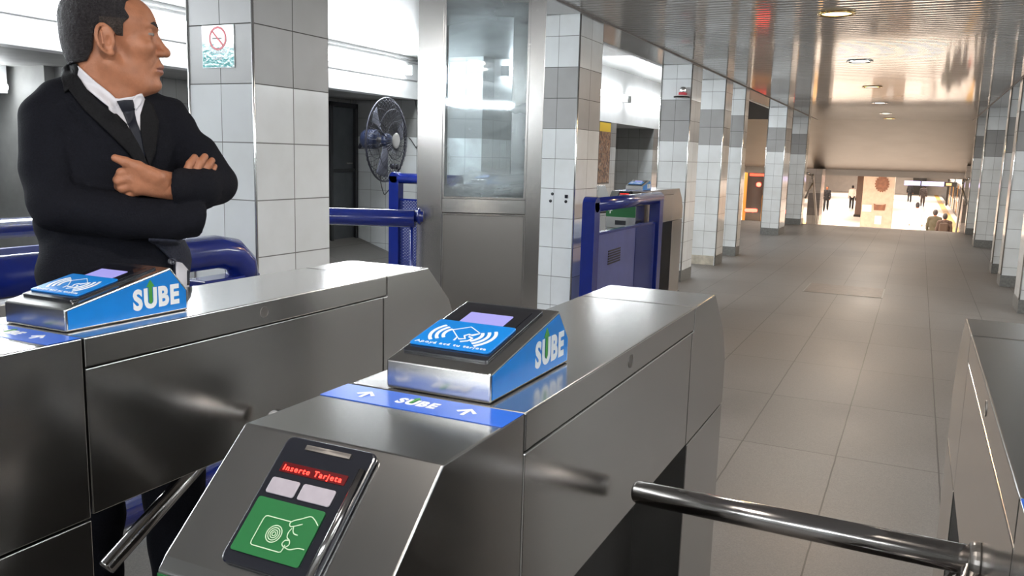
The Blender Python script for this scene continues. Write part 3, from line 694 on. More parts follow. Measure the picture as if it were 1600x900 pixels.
def ts_reader(root):
    S = M['steel']; hw = .083
    y0 = .97
    bm = B(); prism(bm, [(y0, 1.1005), (y0, 1.142), (1.205, 1.192), (1.248, 1.142), (1.248, 1.1005)], -hw, hw); rd = obj('card_reader', bm, S, root, bevel=.003, seg=3)
    for s in (1, -1):
        F = frame((s * hw, y0 if s > 0 else 1.248, 1.1), (0, s, 0), (0, 0, 1))
        pts = [(.005, .005), (.272, .005), (.272, .041), (.233, .0865), (.005, .0385)]
        if s < 0: pts = [(.278 - a, b) for a, b in pts][::-1]
        bm = B(); plate(bm, pts, F, .0002, .0010); sd = obj('side_sticker', bm, M['sube_blue'], rd); sd['label'] = 'bright blue side sticker'
        sube(F @ Matrix.Translation((.198 if s > 0 else .085, .0195, .0010)) @ Matrix.Rotation(.0 if s > 0 else 0, 4, 'Z'), .038, sd)
    d = Vector((0, .235, .050)).normalized()
    F = frame((0, y0, 1.142), (1, 0, 0), d)
    bm = B(); plate(bm, rrect(-.076, .062, .030, .226, .006), F, -.001, .004); bz = obj('bezel', bm, M['black_pl'], rd, bevel=.0015)
    bm = B(); plate(bm, rrect(-.062, .050, .136, .212, .004), F, .0041, .0048); obj('screen_glass', bm, M['black_gloss'], rd)
    bm = B(); plate(bm, rrect(-.044, .030, .143, .184, .002), F, .0049, .0056); obj('screen', bm, M['lcd'], rd)['label'] = 'lit lavender screen'
    bm = B(); plate(bm, rrect(-.075, .056, .047, .141, .006), F, .004, .0072); pl = obj('touch_plate', bm, M['sube_blue'], rd, bevel=.001)
    bm = B(); h0, h1 = .0073, .0079; cx, cy = -.010, .094
    for r in (.026, .036, .046):
        w = .0052
        ribbon(bm, arc(cx - .004, cy, r, 145, 222, 10, r * .95), w, F, h0, h1)
        ribbon(bm, arc(cx + .004, cy, r, -48, 32, 10, r * .95), w, F, h0, h1)
    ribbon(bm, [(cx - .024, cy + .012), (cx - .002, cy + .030), (cx + .022, cy + .012), (cx + .010, cy + .0)], .0016, F, h0, h1)
    ribbon(bm, [(cx - .024, cy + .012), (cx - .004, cy - .010)], .0016, F, h0, h1)
    hand = [(cx + .022, cy + .010), (cx + .016, cy + .001), (cx + .008, cy + .004), (cx + .004, cy - .003), (cx + .010, cy - .012), (cx + .002, cy - .016), (cx - .004, cy - .010), (cx - .003, cy - .022)]
    ribbon(bm, hand, .003, F, h0, h1); ribbon(bm, [(cx + .012, cy - .004), (cx + .020, cy - .008), (cx + .018, cy - .018), (cx + .008, cy - .024)], .003, F, h0, h1)
    obj('pictogram', bm, M['white_print'], pl)
    text('lettering', 'Apoyá acá tu tarjeta', F @ Matrix.Translation((-.010, .053, .0072)), .0072, M['white_print'], pl, sx=1.28, lift=.0004, space=1.1)
def flat(o): return o
def ts_validator(root):
    d = Vector((0, -.7425, -.6698)); F = frame((0, .75, 1.1), (1, 0, 0), -d)   # local y = -s
    def rr(x0, x1, s0, s1, r=.004): return rrect(x0, x1, -s1, -s0, r)
    bm = B(); plate(bm, rr(-.064, .062, .006, .162, .010), F, .0003, .007); v = obj('validator', bm, M['black_pl'], root, bevel=.003, seg=3); v['label'] = 'black card validator with a red text display'
    bm = B(); ribbon(bm, [(-.031, -.0175), (.031, -.0175)], .006, F, .0072, .009); obj('card_slot', bm, M['steel_dark'], v)
    bm = B(); plate(bm, rr(-.050, .040, .0395, .0515, .001), F, .0072, .0079); lw = obj('display_window', bm, M['led_glow'], v)
    text('display_text', 'Inserte Tarjeta', F @ Matrix.Translation((-.0055, -.0492, .0079)), .0068, M['led_red'], lw, bold=.006, sx=1.08, lift=.0005, space=1.28)
    for x0, x1 in ((-.052, -.013), (-.008, .036)):
        bm = B(); plate(bm, rr(x0, x1, .0595, .079, .003), F, .0072, .0092); obj('key', bm, M['key_grey'], v, bevel=.0008)
    bm = B(); plate(bm, rr(-.056, .036, .0845, .148, .003), F, .0072, .0086); gl = obj('green_label', bm, M['green_label'], v)
    bm = B(); h0, h1 = .0088, .0092; w = .0011
    ribbon(bm, [(.002, -.104), (-.031, -.104), (-.0335, -.105), (-.0345, -.108), (-.0345, -.134), (-.0335, -.137), (-.031, -.138), (.005, -.138), (.0075, -.137), (.008, -.134), (.008, -.129)], w, F, h0, h1)
    for r in (.0022, .0045, .007, .0095): ribbon(bm, arc(-.012, -.121, r, 0, 360, 20), w, F, h0, h1)
    ribbon(bm, curve([(.035, -.101), (.028, -.096), (.021, -.0935), (.012, -.098), (.003, -.1025), (.0005, -.106), (.003, -.109), (.008, -.1075), (.016, -.1035)]), w, F, h0, h1)
    ribbon(bm, curve([(.007, -.1085), (.009, -.113), (.012, -.1155), (.017, -.116)]), w, F, h0, h1)
    ribbon(bm, curve([(.006, -.1105), (.0045, -.116), (.006, -.121), (.0105, -.1235), (.0125, -.128), (.0085, -.1315), (.004, -.129), (.0055, -.1245), (.0105, -.1235)]), w, F, h0, h1)
    ribbon(bm, curve([(.0085, -.1315), (.016, -.1325), (.025, -.129), (.033, -.1285)]), w, F, h0, h1)
    obj('pictogram', bm, M['line_print'], gl)
    bm = B(); tube(bm, [F @ Vector((.0535, -.030, .0075)), F @ Vector((.0535, -.158, .0075))], .0045, 10); obj('side_ridge', bm, M['chrome'], v, smooth=True)
    F2 = frame((0, .612, .93), (1, 0, 0), (0, 0, 1))
    bm = B(); plate(bm, [(-.139, -.06), (.139, -.06), (.139, .039), (-.139, .039)], F2, .0003, .0012); lb = obj('front_label', bm, M['green_label'], root)
    bm = B(); ribbon(bm, [(-.1, -.03), (-.1, .01)], .008, F2, .0013, .002); ribbon(bm, [(-.118, -.006), (-.1, .014), (-.082, -.006)], .008, F2, .0013, .002); obj('arrow', bm, M['white_print'], lb)
    bm = B(); box(bm, -.05, .05, .6095, .6119, .80, .84); obj('ticket_slot', bm, M['black_pl'], root)
def ts_tripod(root, hub=(-.14, 1.25, .900), arms=((-1, .27, -.11), (-.25, .55, -.78), (-.25, -.45, -.80))):
    hub = Vector(hub); F = frame(hub, (0, 1, 0), (0, 0, -1)); F = frame(hub, (0, -1, 0), (0, 0, 1)) if F.col[2].x > 0 else F
    bm = B(); lathe(bm, [(0, .0), (.027, .0), (.027, .008), (.023, .014), (0, .016)], F, 28); hb = obj('hub', bm, M['steel_dark'], root, bevel=.002)
    for v in arms:
        L = .55 if v[1] == .27 else .45; v = Vector(v).normalized(); r = .0205
        bm = B(); tube(bm, [hub, hub + v * (L - .006), hub + v * (L - .0015), hub + v * L], [r, r, r * .93, r * .75], 20); obj('arm', bm, M['chrome'], hb, smooth=True)
def make_turnstile(core, **k):
    root = empty('turnstile', (0, 0, 0))
    ts_profile_parts(root, core); ts_reader(root); ts_validator(root); ts_tripod(root, **k)
    return root
ts0 = make_turnstile(True)
tag(ts0, 'middle near turnstile cabinet, with the red display and green card label in full view', 'turnstile', 'near row of steel turnstile cabinets')
ts0.location = (-.573, 0, 0)
ts1 = make_turnstile(False, hub=(-.14, 1.60, .72), arms=((-.30, .90, .10), (-.09, -.85, -.56), (-.20, .35, -.90)))
tag(ts1, 'left near turnstile cabinet, in front of the man in the dark suit', 'turnstile', 'near row of steel turnstile cabinets')
ts1.location = (-1.415, 0, 0)
t = copy_tree(ts0); t.location = (.262, 0, 0); tag(t, 'right near turnstile cabinet, cut by the right edge, its bar reaching across the gap', 'turnstile', 'near row of steel turnstile cabinets')
for x, lab in ((-2.385, 'far turnstile cabinet behind the blue fence between two columns'), (-3.205, 'far turnstile cabinet mostly hidden behind the column with four holes'), (-4.02, 'far turnstile cabinet seen through the booth glass')):
    t = copy_tree(ts0); t.location = (x, 6.62, .045); tag(t, lab, 'turnstile', 'far row of steel turnstile cabinets')
    bm = B(); box(bm, -.145, .145, .60, 2.285, -.045, .0); obj('plinth', bm, M['steel_dark'], t)

# paper on the floor
bm = B(); F = frame((-2.53, 2.12, .004), (.8, .3, 0), (-.3, .8, 0))
v = [bm.verts.new(F @ Vector(p)) for p in ((-.05, -.04, 0), (.05, -.045, .01), (.055, .03, .018), (-.045, .04, .004), (0, 0, .012))]
for a, b_ in ((0, 1), (1, 2), (2, 3), (3, 0)): bm.faces.new((v[a], v[b_], v[4]))
o = obj('paper_scrap', bm, M['paper']); o.modifiers.new('s', 'SOLIDIFY').thickness = .001
tag(o, 'crumpled white paper scrap on the floor by the blue rail, seen under the left turnstile', 'paper')

# ------------------------------------------------------------------ steel booth with a smeared window
def W3(px, py, depth):
    """world point at a given distance in front of the camera (used once, to read distances off the survey)"""
    d = (R2 * ((px - 800) / FPX) + U2 * (-(py - 450) / FPX) + Fw)
    return Vector((0, 0, H)) + d * depth
BX, BY, BR = -2.50, 4.72, math.radians(25.5)
booth = empty('steel_booth', (BX, BY, 0), BR); tag(booth, 'tall stainless steel booth with a smeared glass window', 'booth')
bw = .392; zt = CEIL
def stile(x0, x1, y0, y1, z0, z1, nm='stile', mt='steel_v', bev=.003):
    bm = B(); box(bm, x0, x1, y0, y1, z0, z1); return obj(nm, bm, M[mt], booth, bevel=bev)
stile(-bw, -bw + .158, 0, .055, 0, zt - .01, 'post')
stile(bw - .095, bw, 0, .055, 0, zt - .01, 'post')
stile(-bw + .158, bw - .095, .004, .05, 1.065, 1.155, 'middle_rail', 'steel')
stile(-bw + .158, bw - .095, .012, .04, .02, 1.065, 'lower_panel', 'steel_dark')
bm = B()
for a in ((-bw + .158, -bw + .170, 0, .0), (bw - .107, bw - .095, 0, 0)): box(bm, a[0], a[1], -.003, .05, .05, 1.06)
box(bm, -bw + .158, bw - .095, -.003, .05, 1.052, 1.064); obj('panel_bead', bm, M['steel_v'], booth, bevel=.002)
bm = B()
box(bm, -bw + .158, -bw + .172, .0, .05, 1.156, zt - .02); box(bm, bw - .110, bw - .095, .0, .05, 1.156, zt - .02); box(bm, -bw + .158, bw - .095, 0, .05, 1.156, 1.170); obj('window_bead', bm, M['steel_v'], booth, bevel=.002)
bm = B(); box(bm, -bw + .172, bw - .110, .018, .026, 1.17, zt - .02); obj('window_pane', bm, M['glass_dirty'], booth)
# rear frame of the booth, seen through the glass
bk = .34
bm = B(); box(bm, -bw + .0, -bw + .16, bk, bk + .04, 0, 2.42); box(bm, bw - .20, bw, bk, bk + .04, 0, 2.42); box(bm, -bw + .16, bw - .20, bk, bk + .04, 2.33, 2.42); box(bm, -bw + .16, bw - .20, bk, bk + .04, 1.10, 1.22); box(bm, -bw, bw, bk, bk + .04, 0, 1.10)
obj('rear_frame', bm, M['steel_v'], booth, bevel=.003)
bm = B(); box(bm, -bw + .16, bw - .20, bk + .015, bk + .021, 1.22, 2.33); obj('rear_pane', bm, M['glass_clear'], booth)
bm = B(); box(bm, -bw, -bw + .012, .055, bk, 0, zt - .01); box(bm, bw - .012, bw, .055, bk, 0, zt - .01); obj('side_panel', bm, M['steel_v'], booth)

# ------------------------------------------------------------------ blue barriers
def loc_path(root, pts): return [root.matrix_world.inverted() @ p for p in pts]
# low swing bar running from behind the nearest column to the booth
t = empty('blue_swing_bar', (-3.23, 4.19, 0), math.radians(22)); tag(t, 'thick blue round bar fixed to the side of the booth', 'barrier')
bm = B(); tube(bm, [(-.55, 0, 1.035), (.51, 0, 1.035)], .053, 20); obj('bar', bm, M['blue_paint'], t, smooth=True, bevel=.004)
bm = B(); tube(bm, [(.49, 0, 0), (.49, 0, 1.0)], .011, 10); obj('post', bm, M['blue_paint'], t, smooth=True)
bm = B(); tube(bm, [(-.5, 0, 0), (-.5, 0, 1.0)], .03, 10); obj('post', bm, M['blue_paint'], t, smooth=True)
bm = B(); tube(bm, [(.51, 0, 1.05), (.56, 0, 1.05)], .035, 16); tube(bm, [(.53, 0, 1.05), (.545, 0, 1.05)], .05, 16); obj('end_clamp', bm, M['blue_paint'], t, smooth=True)
# near rail beside the man, running along the hall
t = empty('blue_hand_rail', (-2.33, 0, 0)); tag(t, 'thick blue rail behind the man, ending at the nearest column', 'barrier')
bm = B(); tube(bm, [(0, -.6, 1.05), (0, 2.32, 1.05), (0, 2.40, 1.035), (0, 2.445, .995), (0, 2.46, .93)], .062, 24); obj('rail', bm, M['blue_paint'], t, smooth=True)
bm = B(); box(bm, -.05, .05, 2.22, 2.50, .92, .955); obj('foot_plate', bm, M['blue_paint'], t, bevel=.005)
bm = B(); tube(bm, [(0, -.55, .19), (0, 2.45, .19)], .045, 16); obj('lower_rail', bm, M['blue_paint'], t, smooth=True)
for a, b_ in ((2.42, 2.5), (-.6, -.52)):
    bm = B(); box(bm, -.04, .04, a, b_, 0, .96); obj('post', bm, M['blue_paint'], t, bevel=.005)
# farther barrier behind the man at the left edge
t = empty('blue_barrier', (-4.15, 0, 0)); tag(t, 'blue rail over a grey steel ledge at the left edge behind the man', 'barrier')
bm = B(); tube(bm, [(0, .0, 1.0), (0, 3.4, 1.0)], .052, 18); obj('rail', bm, M['blue_paint'], t, smooth=True)
bm = B(); box(bm, .25, .95, .3, 3.0, .74, .80); box(bm, .3, .9, .4, 2.9, 0, .74); obj('steel_ledge', bm, M['steel_y'], t, bevel=.004)
for a in (0, 3.32):
    bm = B(); box(bm, -.04, .04, a, a + .08, 0, 1.0); obj('post', bm, M['blue_paint'], t, bevel=.005)
bm = B(); box(bm, -.02, .02, .08, 3.32, .15, .9); obj('sheet', bm, M['blue_sheet'], t)
bm = B(); box(bm, .02, .26, 1.4, 1.5, .7, .76); obj('strut', bm, M['blue_paint'], t)

def fence(name, loc, rz, L, z, label, sheet='blue_perf', vent=False):
    t = empty(name, loc, rz); tag(t, label, 'fence', 'blue metal fences')
    bm = B(); box(bm, 0, .12, -.05, .05, 0, z - .03); tube(bm, [(.06, -.05, z - .05), (.06, .05, z - .05)], .06, 20); obj('post', bm, M['blue_paint'], t, bevel=.004)
    bm = B(); box(bm, L - .12, L, -.05, .05, 0, z - .03); obj('post', bm, M['blue_paint'], t, bevel=.004)
    bm = B(); tube(bm, [(.10, 0, z - .055), (L, 0, z - .055)], .054, 20); obj('rail', bm, M['blue_paint'], t, smooth=True)
    bm = B(); box(bm, .12, L - .12, -.012, .012, .08, z - .28); obj('sheet', bm, M[sheet], t)
    bm = B(); box(bm, .12, L - .12, -.02, .02, z - .285, z - .265); obj('sheet_edge', bm, M['blue_paint'], t)
    return t
t = fence('blue_fence', (-2.172, 5.83, 0), PI / 2, 1.86, 1.14, 'blue fence with a faded sheet between the booth column and the next column', 'blue_sheet')
bm = B(); box(bm, 1.15, 1.70, -.018, -.012, .08, .86); box(bm, 1.15, 1.70, .012, .018, .08, .86); obj('perforated_panel', bm, M['blue_perf'], t)
bm = B(); 
for k in range(6): prism(bm, [(0, 0), (.30, .0), (.30, .012), (0, .012)], -.016, -.0125, (lambda x, a, b, k=k: (.45 + a, x, .60 + k * .02 + b + a * .02)))
obj('vent', bm, M['black_in'], t)
t = fence('blue_fence', (-5.02, 7.5, 0), math.radians(0), .84, 1.225, 'blue fence with perforated sheet left of the booth, under the fan')

# ------------------------------------------------------------------ fan
def onwall(px, py):
    d = (R2 * ((px - 800) / FPX) + U2 * (-(py - 450) / FPX) + Fw); k = (YW - .012) / d.y
    return Vector((0, 0, H)) + d * k
FC = W3(604, 219, 9.9)
fd = Vector((.985, .10, -.03)).normalized()       # the way it blows
F = frame(FC, fd.cross(Vector((0, 0, 1))).normalized(), (0, 0, 1)); 
ex = Vector((0, 0, 1)).cross(fd).normalized(); F = frame(FC, ex, fd.cross(ex)) ; 
fan = empty('wall_fan', (0, 0, 0)); fan.matrix_world = F
tag(fan, 'large black wall fan with a round wire cage and pale centre badge', 'fan')
R_ = .485; I = Matrix.Identity(4)
bm = B()
tube(bm, [(R_ * math.cos(a), R_ * math.sin(a), 0) for a in np.linspace(0, 2 * PI, 48, endpoint=False)], .012, 8, close=True)
for rr_, zz in ((.36, .085), (.22, .12), (.36, -.085), (.22, -.12)):
    tube(bm, [(rr_ * math.cos(a), rr_ * math.sin(a), zz) for a in np.linspace(0, 2 * PI, 40, endpoint=False)], .004, 5, close=True)
for k in range(44):
    a = 2 * PI * k / 44; c, s = math.cos(a), math.sin(a)
    for sg in (1, -1):
        tube(bm, [(R_ * c, R_ * s, 0), (.44 * c, .44 * s, sg * .05), (.36 * c, .36 * s, sg * .085), (.22 * c, .22 * s, sg * .12), (.09 * c, .09 * s, sg * .13)], .003, 4)
obj('cage', bm, M['fan_cage'], fan, smooth=True)
for k in range(3):
    bm = B(); a0 = 2 * PI * k / 3 + .3
    rows = []
    for i in range(7):
        r = .07 + .36 * i / 6; sp_ = .55 * (.6 + .4 * i / 6)
        rows.append([bm.verts.new((r * math.cos(a0 + sp_ * (j / 6 - .5)), r * math.sin(a0 + sp_ * (j / 6 - .5)), .05 * (j / 6 - .5) * (1.2 - .5 * i / 6))) for j in range(7)])
    for i in range(6):
        for j in range(6): bm.faces.new((rows[i][j], rows[i + 1][j], rows[i + 1][j + 1], rows[i][j + 1]))
    o = obj('blade', bm, M['fan_blade'], fan, smooth=True); o.modifiers.new('s', 'SOLIDIFY').thickness = .005
bm = B(); lathe(bm, [(0, .05), (.07, .045), (.08, .01), (.08, -.03), (0, -.03)], I, 24); obj('hub', bm, M['fan_motor'], fan, smooth=True)
bm = B(); lathe(bm, [(0, .142), (.06, .14), (.095, .128), (.09, .122), (0, .122)], I, 28); obj('badge', bm, M['badge'], fan, smooth=True)
bm = B(); lathe(bm, [(0, -.12), (.09, -.12), (.115, -.15), (.115, -.27), (.09, -.31), (0, -.33)], I, 28); obj('motor', bm, M['fan_motor'], fan, smooth=True)
bm = B(); lathe(bm, [(0, -.03), (.03, -.03), (.03, -.12), (0, -.12)], I, 12); obj('shaft', bm, M['steel_dark'], fan)
# yoke and wall bracket, in fan coordinates
inv = F.inverted()
wallp = onwall(607, 228)
pw = inv @ wallp
bm = B(); tube(bm, [(0, 0, -.30), (0, -.1, -.36), inv @ Vector((wallp.x, YW - .08, wallp.z)), pw], .022, 10); obj('bracket', bm, M['fan_cage'], fan, smooth=True)
q = inv @ (wallp + Vector((0, -.012, 0)))
bm = B(); Fw_ = inv @ frame((wallp.x, YW - .001, wallp.z), (1, 0, 0), (0, 0, 1)); lathe(bm, [(0, .02), (.06, .02), (.07, 0)], Fw_, 20); obj('wall_plate', bm, M['fan_cage'], fan)
for s in (-.03, .06):
    bm = B(); lathe(bm, [(0, -.03), (.03, -.025), (.035, 0), (.03, .025), (0, .03)], Matrix.Translation((s + .02, -.30, .10)), 14); obj('clamp_knob', bm, M['fan_cage'], fan, smooth=True)
# cords
def cord(name, pts, r, mat, label, cat='cable'):
    P = [Vector(p) for p in pts]; out = []
    for i in range(len(P) - 1):
        p0, p1, p2, p3 = P[max(i - 1, 0)], P[i], P[i + 1], P[min(i + 2, len(P) - 1)]
        for k in range(6):
            t = k / 6; out.append(.5 * (2 * p1 + (p2 - p0) * t + (2 * p0 - 5 * p1 + 4 * p2 - p3) * t * t + (3 * p1 - p0 - 3 * p2 + p3) * t ** 3))
    out.append(P[-1]); bm = B(); tube(bm, out, r, 6); o = obj(name, bm, mat, smooth=True)
    if label: tag(o, label, cat)
    return o
cord('power_cord', [onwall(645, 118), onwall(646, 140), onwall(652, 175), onwall(657, 200), onwall(655, 222), onwall(650, 231)] , .006, M['cable'], 'black cord hanging down the tiled wall right of the fan')
cord('fan_cord', [inv @ p for p in [W3(612, 226, 9.95), onwall(634, 215), onwall(640, 216), onwall(647, 226), onwall(651, 232)]], .006, M['cable'], None).parent = fan
cord('hanging_cord', [inv @ p for p in [W3(594, 268, 9.9), W3(595, 285, 9.95), W3(600, 303, 9.95), W3(604, 301, 9.95), W3(610, 292, 9.95), W3(611, 275, 9.9)]], .006, M['cable'], None).parent = fan

# ------------------------------------------------------------------ things on the columns and walls
# teal no smoking sign on the front of the nearest column
yF = 2.67
def oncol(px, py, y):
    d = (R2 * ((px - 800) / FPX) + U2 * (-(py - 450) / FPX) + Fw); k = y / d.y
    return Vector((0, 0, H)) + d * k
a = oncol(318, 107, yF); b_ = oncol(366, 38, yF)
sx0, sx1, sz0, sz1 = a.x, b_.x, a.z, b_.z
t = empty('no_smoking_sign', ((sx0 + sx1) / 2, yF - .001, (sz0 + sz1) / 2)); tag(t, 'teal no smoking sign on the nearest tiled column', 'sign')
F = frame((0, 0, 0), (1, 0, 0), (0, 0, 1)); w = (sx1 - sx0) / 2; h = (sz1 - sz0) / 2
bm = B(); plate(bm, [(-w, -h), (w, -h), (w, h), (-w, h)], F, .001, .003); obj('backing', bm, M['teal_pale'], t)  # pale upper half is glare on the sign, put into the colour
bm = B(); plate(bm, [(-w + .003, -h + .004), (w - .003, -h + .004), (w - .003, h * .12), (-w + .003, h * .12)], F, .003, .0035); obj('teal_field', bm, M['teal'], t)
bm = B(); ribbon(bm, arc(0, h * .38, w * .50, 0, 360, 28), .009, F, .0036, .0042); ribbon(bm, [(-w * .33, h * .38 + w * .33), (w * .33, h * .38 - w * .33)], .008, F, .0036, .0042); obj('prohibition_ring', bm, M['red_print'], t)
bm = B(); ribbon(bm, [(-w * .35, h * .38), (w * .25, h * .38)], .007, F, .0032, .0035); ribbon(bm, [(w * .27, h * .38), (w * .33, h * .47), (w * .28, h * .56)], .003, F, .0032, .0035); obj('cigarette', bm, M['plinth'], t)
text('lettering', 'Prohibido', F @ Matrix.Translation((0, -h * .32, .0036)), .017, M['white_print'], t, sx=.95, lift=.0003)
text('lettering', 'fumar', F @ Matrix.Translation((0, -h * .62, .0036)), .017, M['white_print'], t, sx=.95, lift=.0003)
# four drilled holes with plugs on column two
for px, py, sq in ((863, 303, 0), (860, 314, 0), (885, 307, 1), (884, 315, 0)):
    p = oncol(px, py, 6.24); nm = 'wall_plug'
    F = frame((p.x, 6.24, p.z), (1, 0, 0), (0, 0, 1)); bm = B()
    if sq: plate(bm, [(-.013, -.013), (.013, -.013), (.013, .013), (-.013, .013)], F, .0, .004)
    else: lathe(bm, [(0, .006), (.010, .005), (.013, 0)], F, 14)
    o = obj(nm, bm, M['black_pl']); 
    lab = {863: 'upper left black plug in the tiles beside the booth', 860: 'lower left black plug in the tiles beside the booth', 885: 'square black plug in the tiles beside the booth', 884: 'round black plug under the square one beside the booth'}[px]
    tag(o, lab, 'wall plug', 'four black plugs on the column beside the booth')
# small bracket on column three
p = oncol(1067, 149, 9.79)
t = empty('wall_bracket', (p.x, 9.79, p.z)); tag(t, 'small white bracket with a red cap high on a left column', 'bracket')
bm = B(); F = frame((0, 0, 0), (1, 0, 0), (0, 0, 1)); 
lathe(bm, [(0, -.03), (.085, -.028), (.09, -.012), (.05, .0), (0, .004)], Matrix.Translation((0, -.05, 0)), 24); obj('dish', bm, M['badge'], t, smooth=True)
bm = B(); lathe(bm, [(.088, -.03), (.094, -.022), (.088, -.014)], Matrix.Translation((0, -.05, 0)), 24); obj('rim', bm, M['dark_frame'], t)
bm = B(); box(bm, -.03, .05, -.09, .0, -.005, .03); obj('red_cap', bm, M['red_print'], t, bevel=.008)
bm = B(); lathe(bm, [(.035, .03), (.04, .06), (.03, .09), (0, .095)], Matrix.Translation((.012, -.045, 0)), 18); obj('knob', bm, M['alu'], t, smooth=True)
# poster on the far left wall
t = empty('wall_poster', (XB, 13.9, 1.53)); tag(t, 'yellow and brown poster on the far left wall', 'poster')
bm = B(); box(bm, .0, .02, -.30, .30, -.53, .53); obj('frame', bm, M['dark_frame'], t)
bm = B(); box(bm, .02, .022, -.28, .28, -.51, .36); obj('picture', bm, M['poster'], t)
bm = B(); box(bm, .02, .022, -.28, .28, .36, .51); obj('header', bm, M['poster_y'], t)
# floor hatch
t = empty('floor_hatch', (-.665, 10.33, 0)); tag(t, 'brownish rectangular cover plate set in the floor', 'hatch')
bm = B(); box(bm, -.40, .41, -.38, .38, .0, .004); obj('plate', bm, M['hatch'], t, bevel=.001)
bm = B(); box(bm, -.415, .425, -.395, .395, .0, .002); obj('frame', bm, M['plinth'], t)

# ------------------------------------------------------------------ people
class Field:
    """signed distance grid with smooth unions, meshed by surface nets"""
    def __init__(s, lo, hi, h):
        s.lo = np.array(lo, float); s.h = h
        n = np.ceil((np.array(hi) - s.lo) / h).astype(int) + 1
        ax = [(s.lo[i] + h * np.arange(n[i])).astype(np.float32) for i in range(3)]
        s.X, s.Y, s.Z = np.meshgrid(*ax, indexing='ij'); s.d = np.full(s.X.shape, 9., np.float32)
    def ell(s, c, r, R=None):
        x, y, z = s.X - c[0], s.Y - c[1], s.Z - c[2]
        if R is not None:
            R = np.array(R, np.float32); x, y, z = R[0, 0] * x + R[0, 1] * y + R[0, 2] * z, R[1, 0] * x + R[1, 1] * y + R[1, 2] * z, R[2, 0] * x + R[2, 1] * y + R[2, 2] * z
        k0 = np.sqrt((x / r[0]) ** 2 + (y / r[1]) ** 2 + (z / r[2]) ** 2); k1 = np.sqrt((x / r[0] ** 2) ** 2 + (y / r[1] ** 2) ** 2 + (z / r[2] ** 2) ** 2) + 1e-9
        return k0 * (k0 - 1) / k1
    def cap(s, a, b, ra, rb=None):
        rb = ra if rb is None else rb
        a = np.array(a, np.float32); b = np.array(b, np.float32); ba = b - a; L = float(ba @ ba) + 1e-12
        t = np.clip(((s.X - a[0]) * ba[0] + (s.Y - a[1]) * ba[1] + (s.Z - a[2]) * ba[2]) / L, 0, 1)
        return np.sqrt((s.X - a[0] - t * ba[0]) ** 2 + (s.Y - a[1] - t * ba[1]) ** 2 + (s.Z - a[2] - t * ba[2]) ** 2) - (ra + (rb - ra) * t)
    def chain(s, P, R, k=.004):
        d = s.cap(P[0], P[1], R[0], R[1])
        for i in range(1, len(P) - 1): d = smin(d, s.cap(P[i], P[i + 1], R[i], R[i + 1]), k)
        return d
    def plane(s, p, n):
        n = np.array(n, float); n /= np.linalg.norm(n)
        return (s.X - p[0]) * n[0] + (s.Y - p[1]) * n[1] + (s.Z - p[2]) * n[2]
    def add(s, d, k=.01): s.d = smin(s.d, d, k)
    def sub(s, d, k=.004): s.d = -smin(-s.d, d, k)
    def mesh(s, name='m'):
        d = s.d; d = d.copy(); d[0] = d[-1] = 1; d[:, 0] = d[:, -1] = 1; d[:, :, 0] = d[:, :, -1] = 1
        ins = d < 0
        nx, ny, nz = d.shape
        acc = np.zeros((nx - 1, ny - 1, nz - 1, 3), np.float32); cnt = np.zeros((nx - 1, ny - 1, nz - 1), np.float32)
        offs = [(i, j, k) for i in (0, 1) for j in (0, 1) for k in (0, 1)]
        sl = lambda o: tuple(slice(o[a], o[a] + d.shape[a] - 1) for a in range(3))
        for o in offs:
            for a in range(3):
                if o[a]: continue
                o2 = list(o); o2[a] = 1
                v0, v1 = d[sl(o)], d[sl(o2)]; cr = (v0 < 0) != (v1 < 0)
                t = np.where(cr, v0 / (v0 - v1 + 1e-12), 0)
                for b in range(3): acc[..., b] += cr * (o[b] + (t if b == a else 0))
                cnt += cr
        act = cnt > 0; idx = np.full(act.shape, -1, np.int64); idx[act] = np.arange(act.sum())
        g = np.argwhere(act); V = s.lo + (g + acc[act] / cnt[act][:, None]) * s.h
        Q = []
        for a in range(3):
            b, c = [(1, 2), (2, 0), (0, 1)][a]
            A = [slice(None)] * 3; Bq = [slice(None)] * 3; A[a] = slice(0, -1); Bq[a] = slice(1, None)
            i0, i1 = ins[tuple(A)], ins[tuple(Bq)]
            e = np.argwhere(i0 != i1)
            e = e[(e[:, b] > 0) & (e[:, c] > 0) & (e[:, b] < d.shape[b] - 1) & (e[:, c] < d.shape[c] - 1)]
            fl = i0[e[:, 0], e[:, 1], e[:, 2]]
            def ix(db, dc):
                q = e.copy(); q[:, b] -= db; q[:, c] -= dc; return idx[q[:, 0], q[:, 1], q[:, 2]]
            q = np.stack([ix(1, 1), ix(0, 1), ix(0, 0), ix(1, 0)], 1)
            q[~fl] = q[~fl][:, ::-1]; Q.append(q)
        return V, np.concatenate(Q)
def smin(a, b, k):
    h = np.clip(.5 + .5 * (b - a) / k, 0, 1); return b + (a - b) * h - k * h * (1 - h)
def mesh_obj(name, parts, mats, parent, matfun=None, smooth=True):
    Vs, Qs, o = [], [], 0
    for V, Q in parts: Vs.append(V); Qs.append(Q + o); o += len(V)
    V = np.concatenate(Vs); Q = np.concatenate(Qs)
    me = bpy.data.meshes.new(name); me.from_pydata(V.tolist(), [], Q.tolist())
    for m in mats: me.materials.append(m)
    if smooth: me.polygons.foreach_set('use_smooth', [True] * len(me.polygons))
    if matfun is not None:
        c = V[Q].mean(1); me.polygons.foreach_set('material_index', matfun(c).astype(np.int32))
    me.update()
    ob = bpy.data.objects.new(name, me); COL.objects.link(ob); ob.parent = parent
    return ob

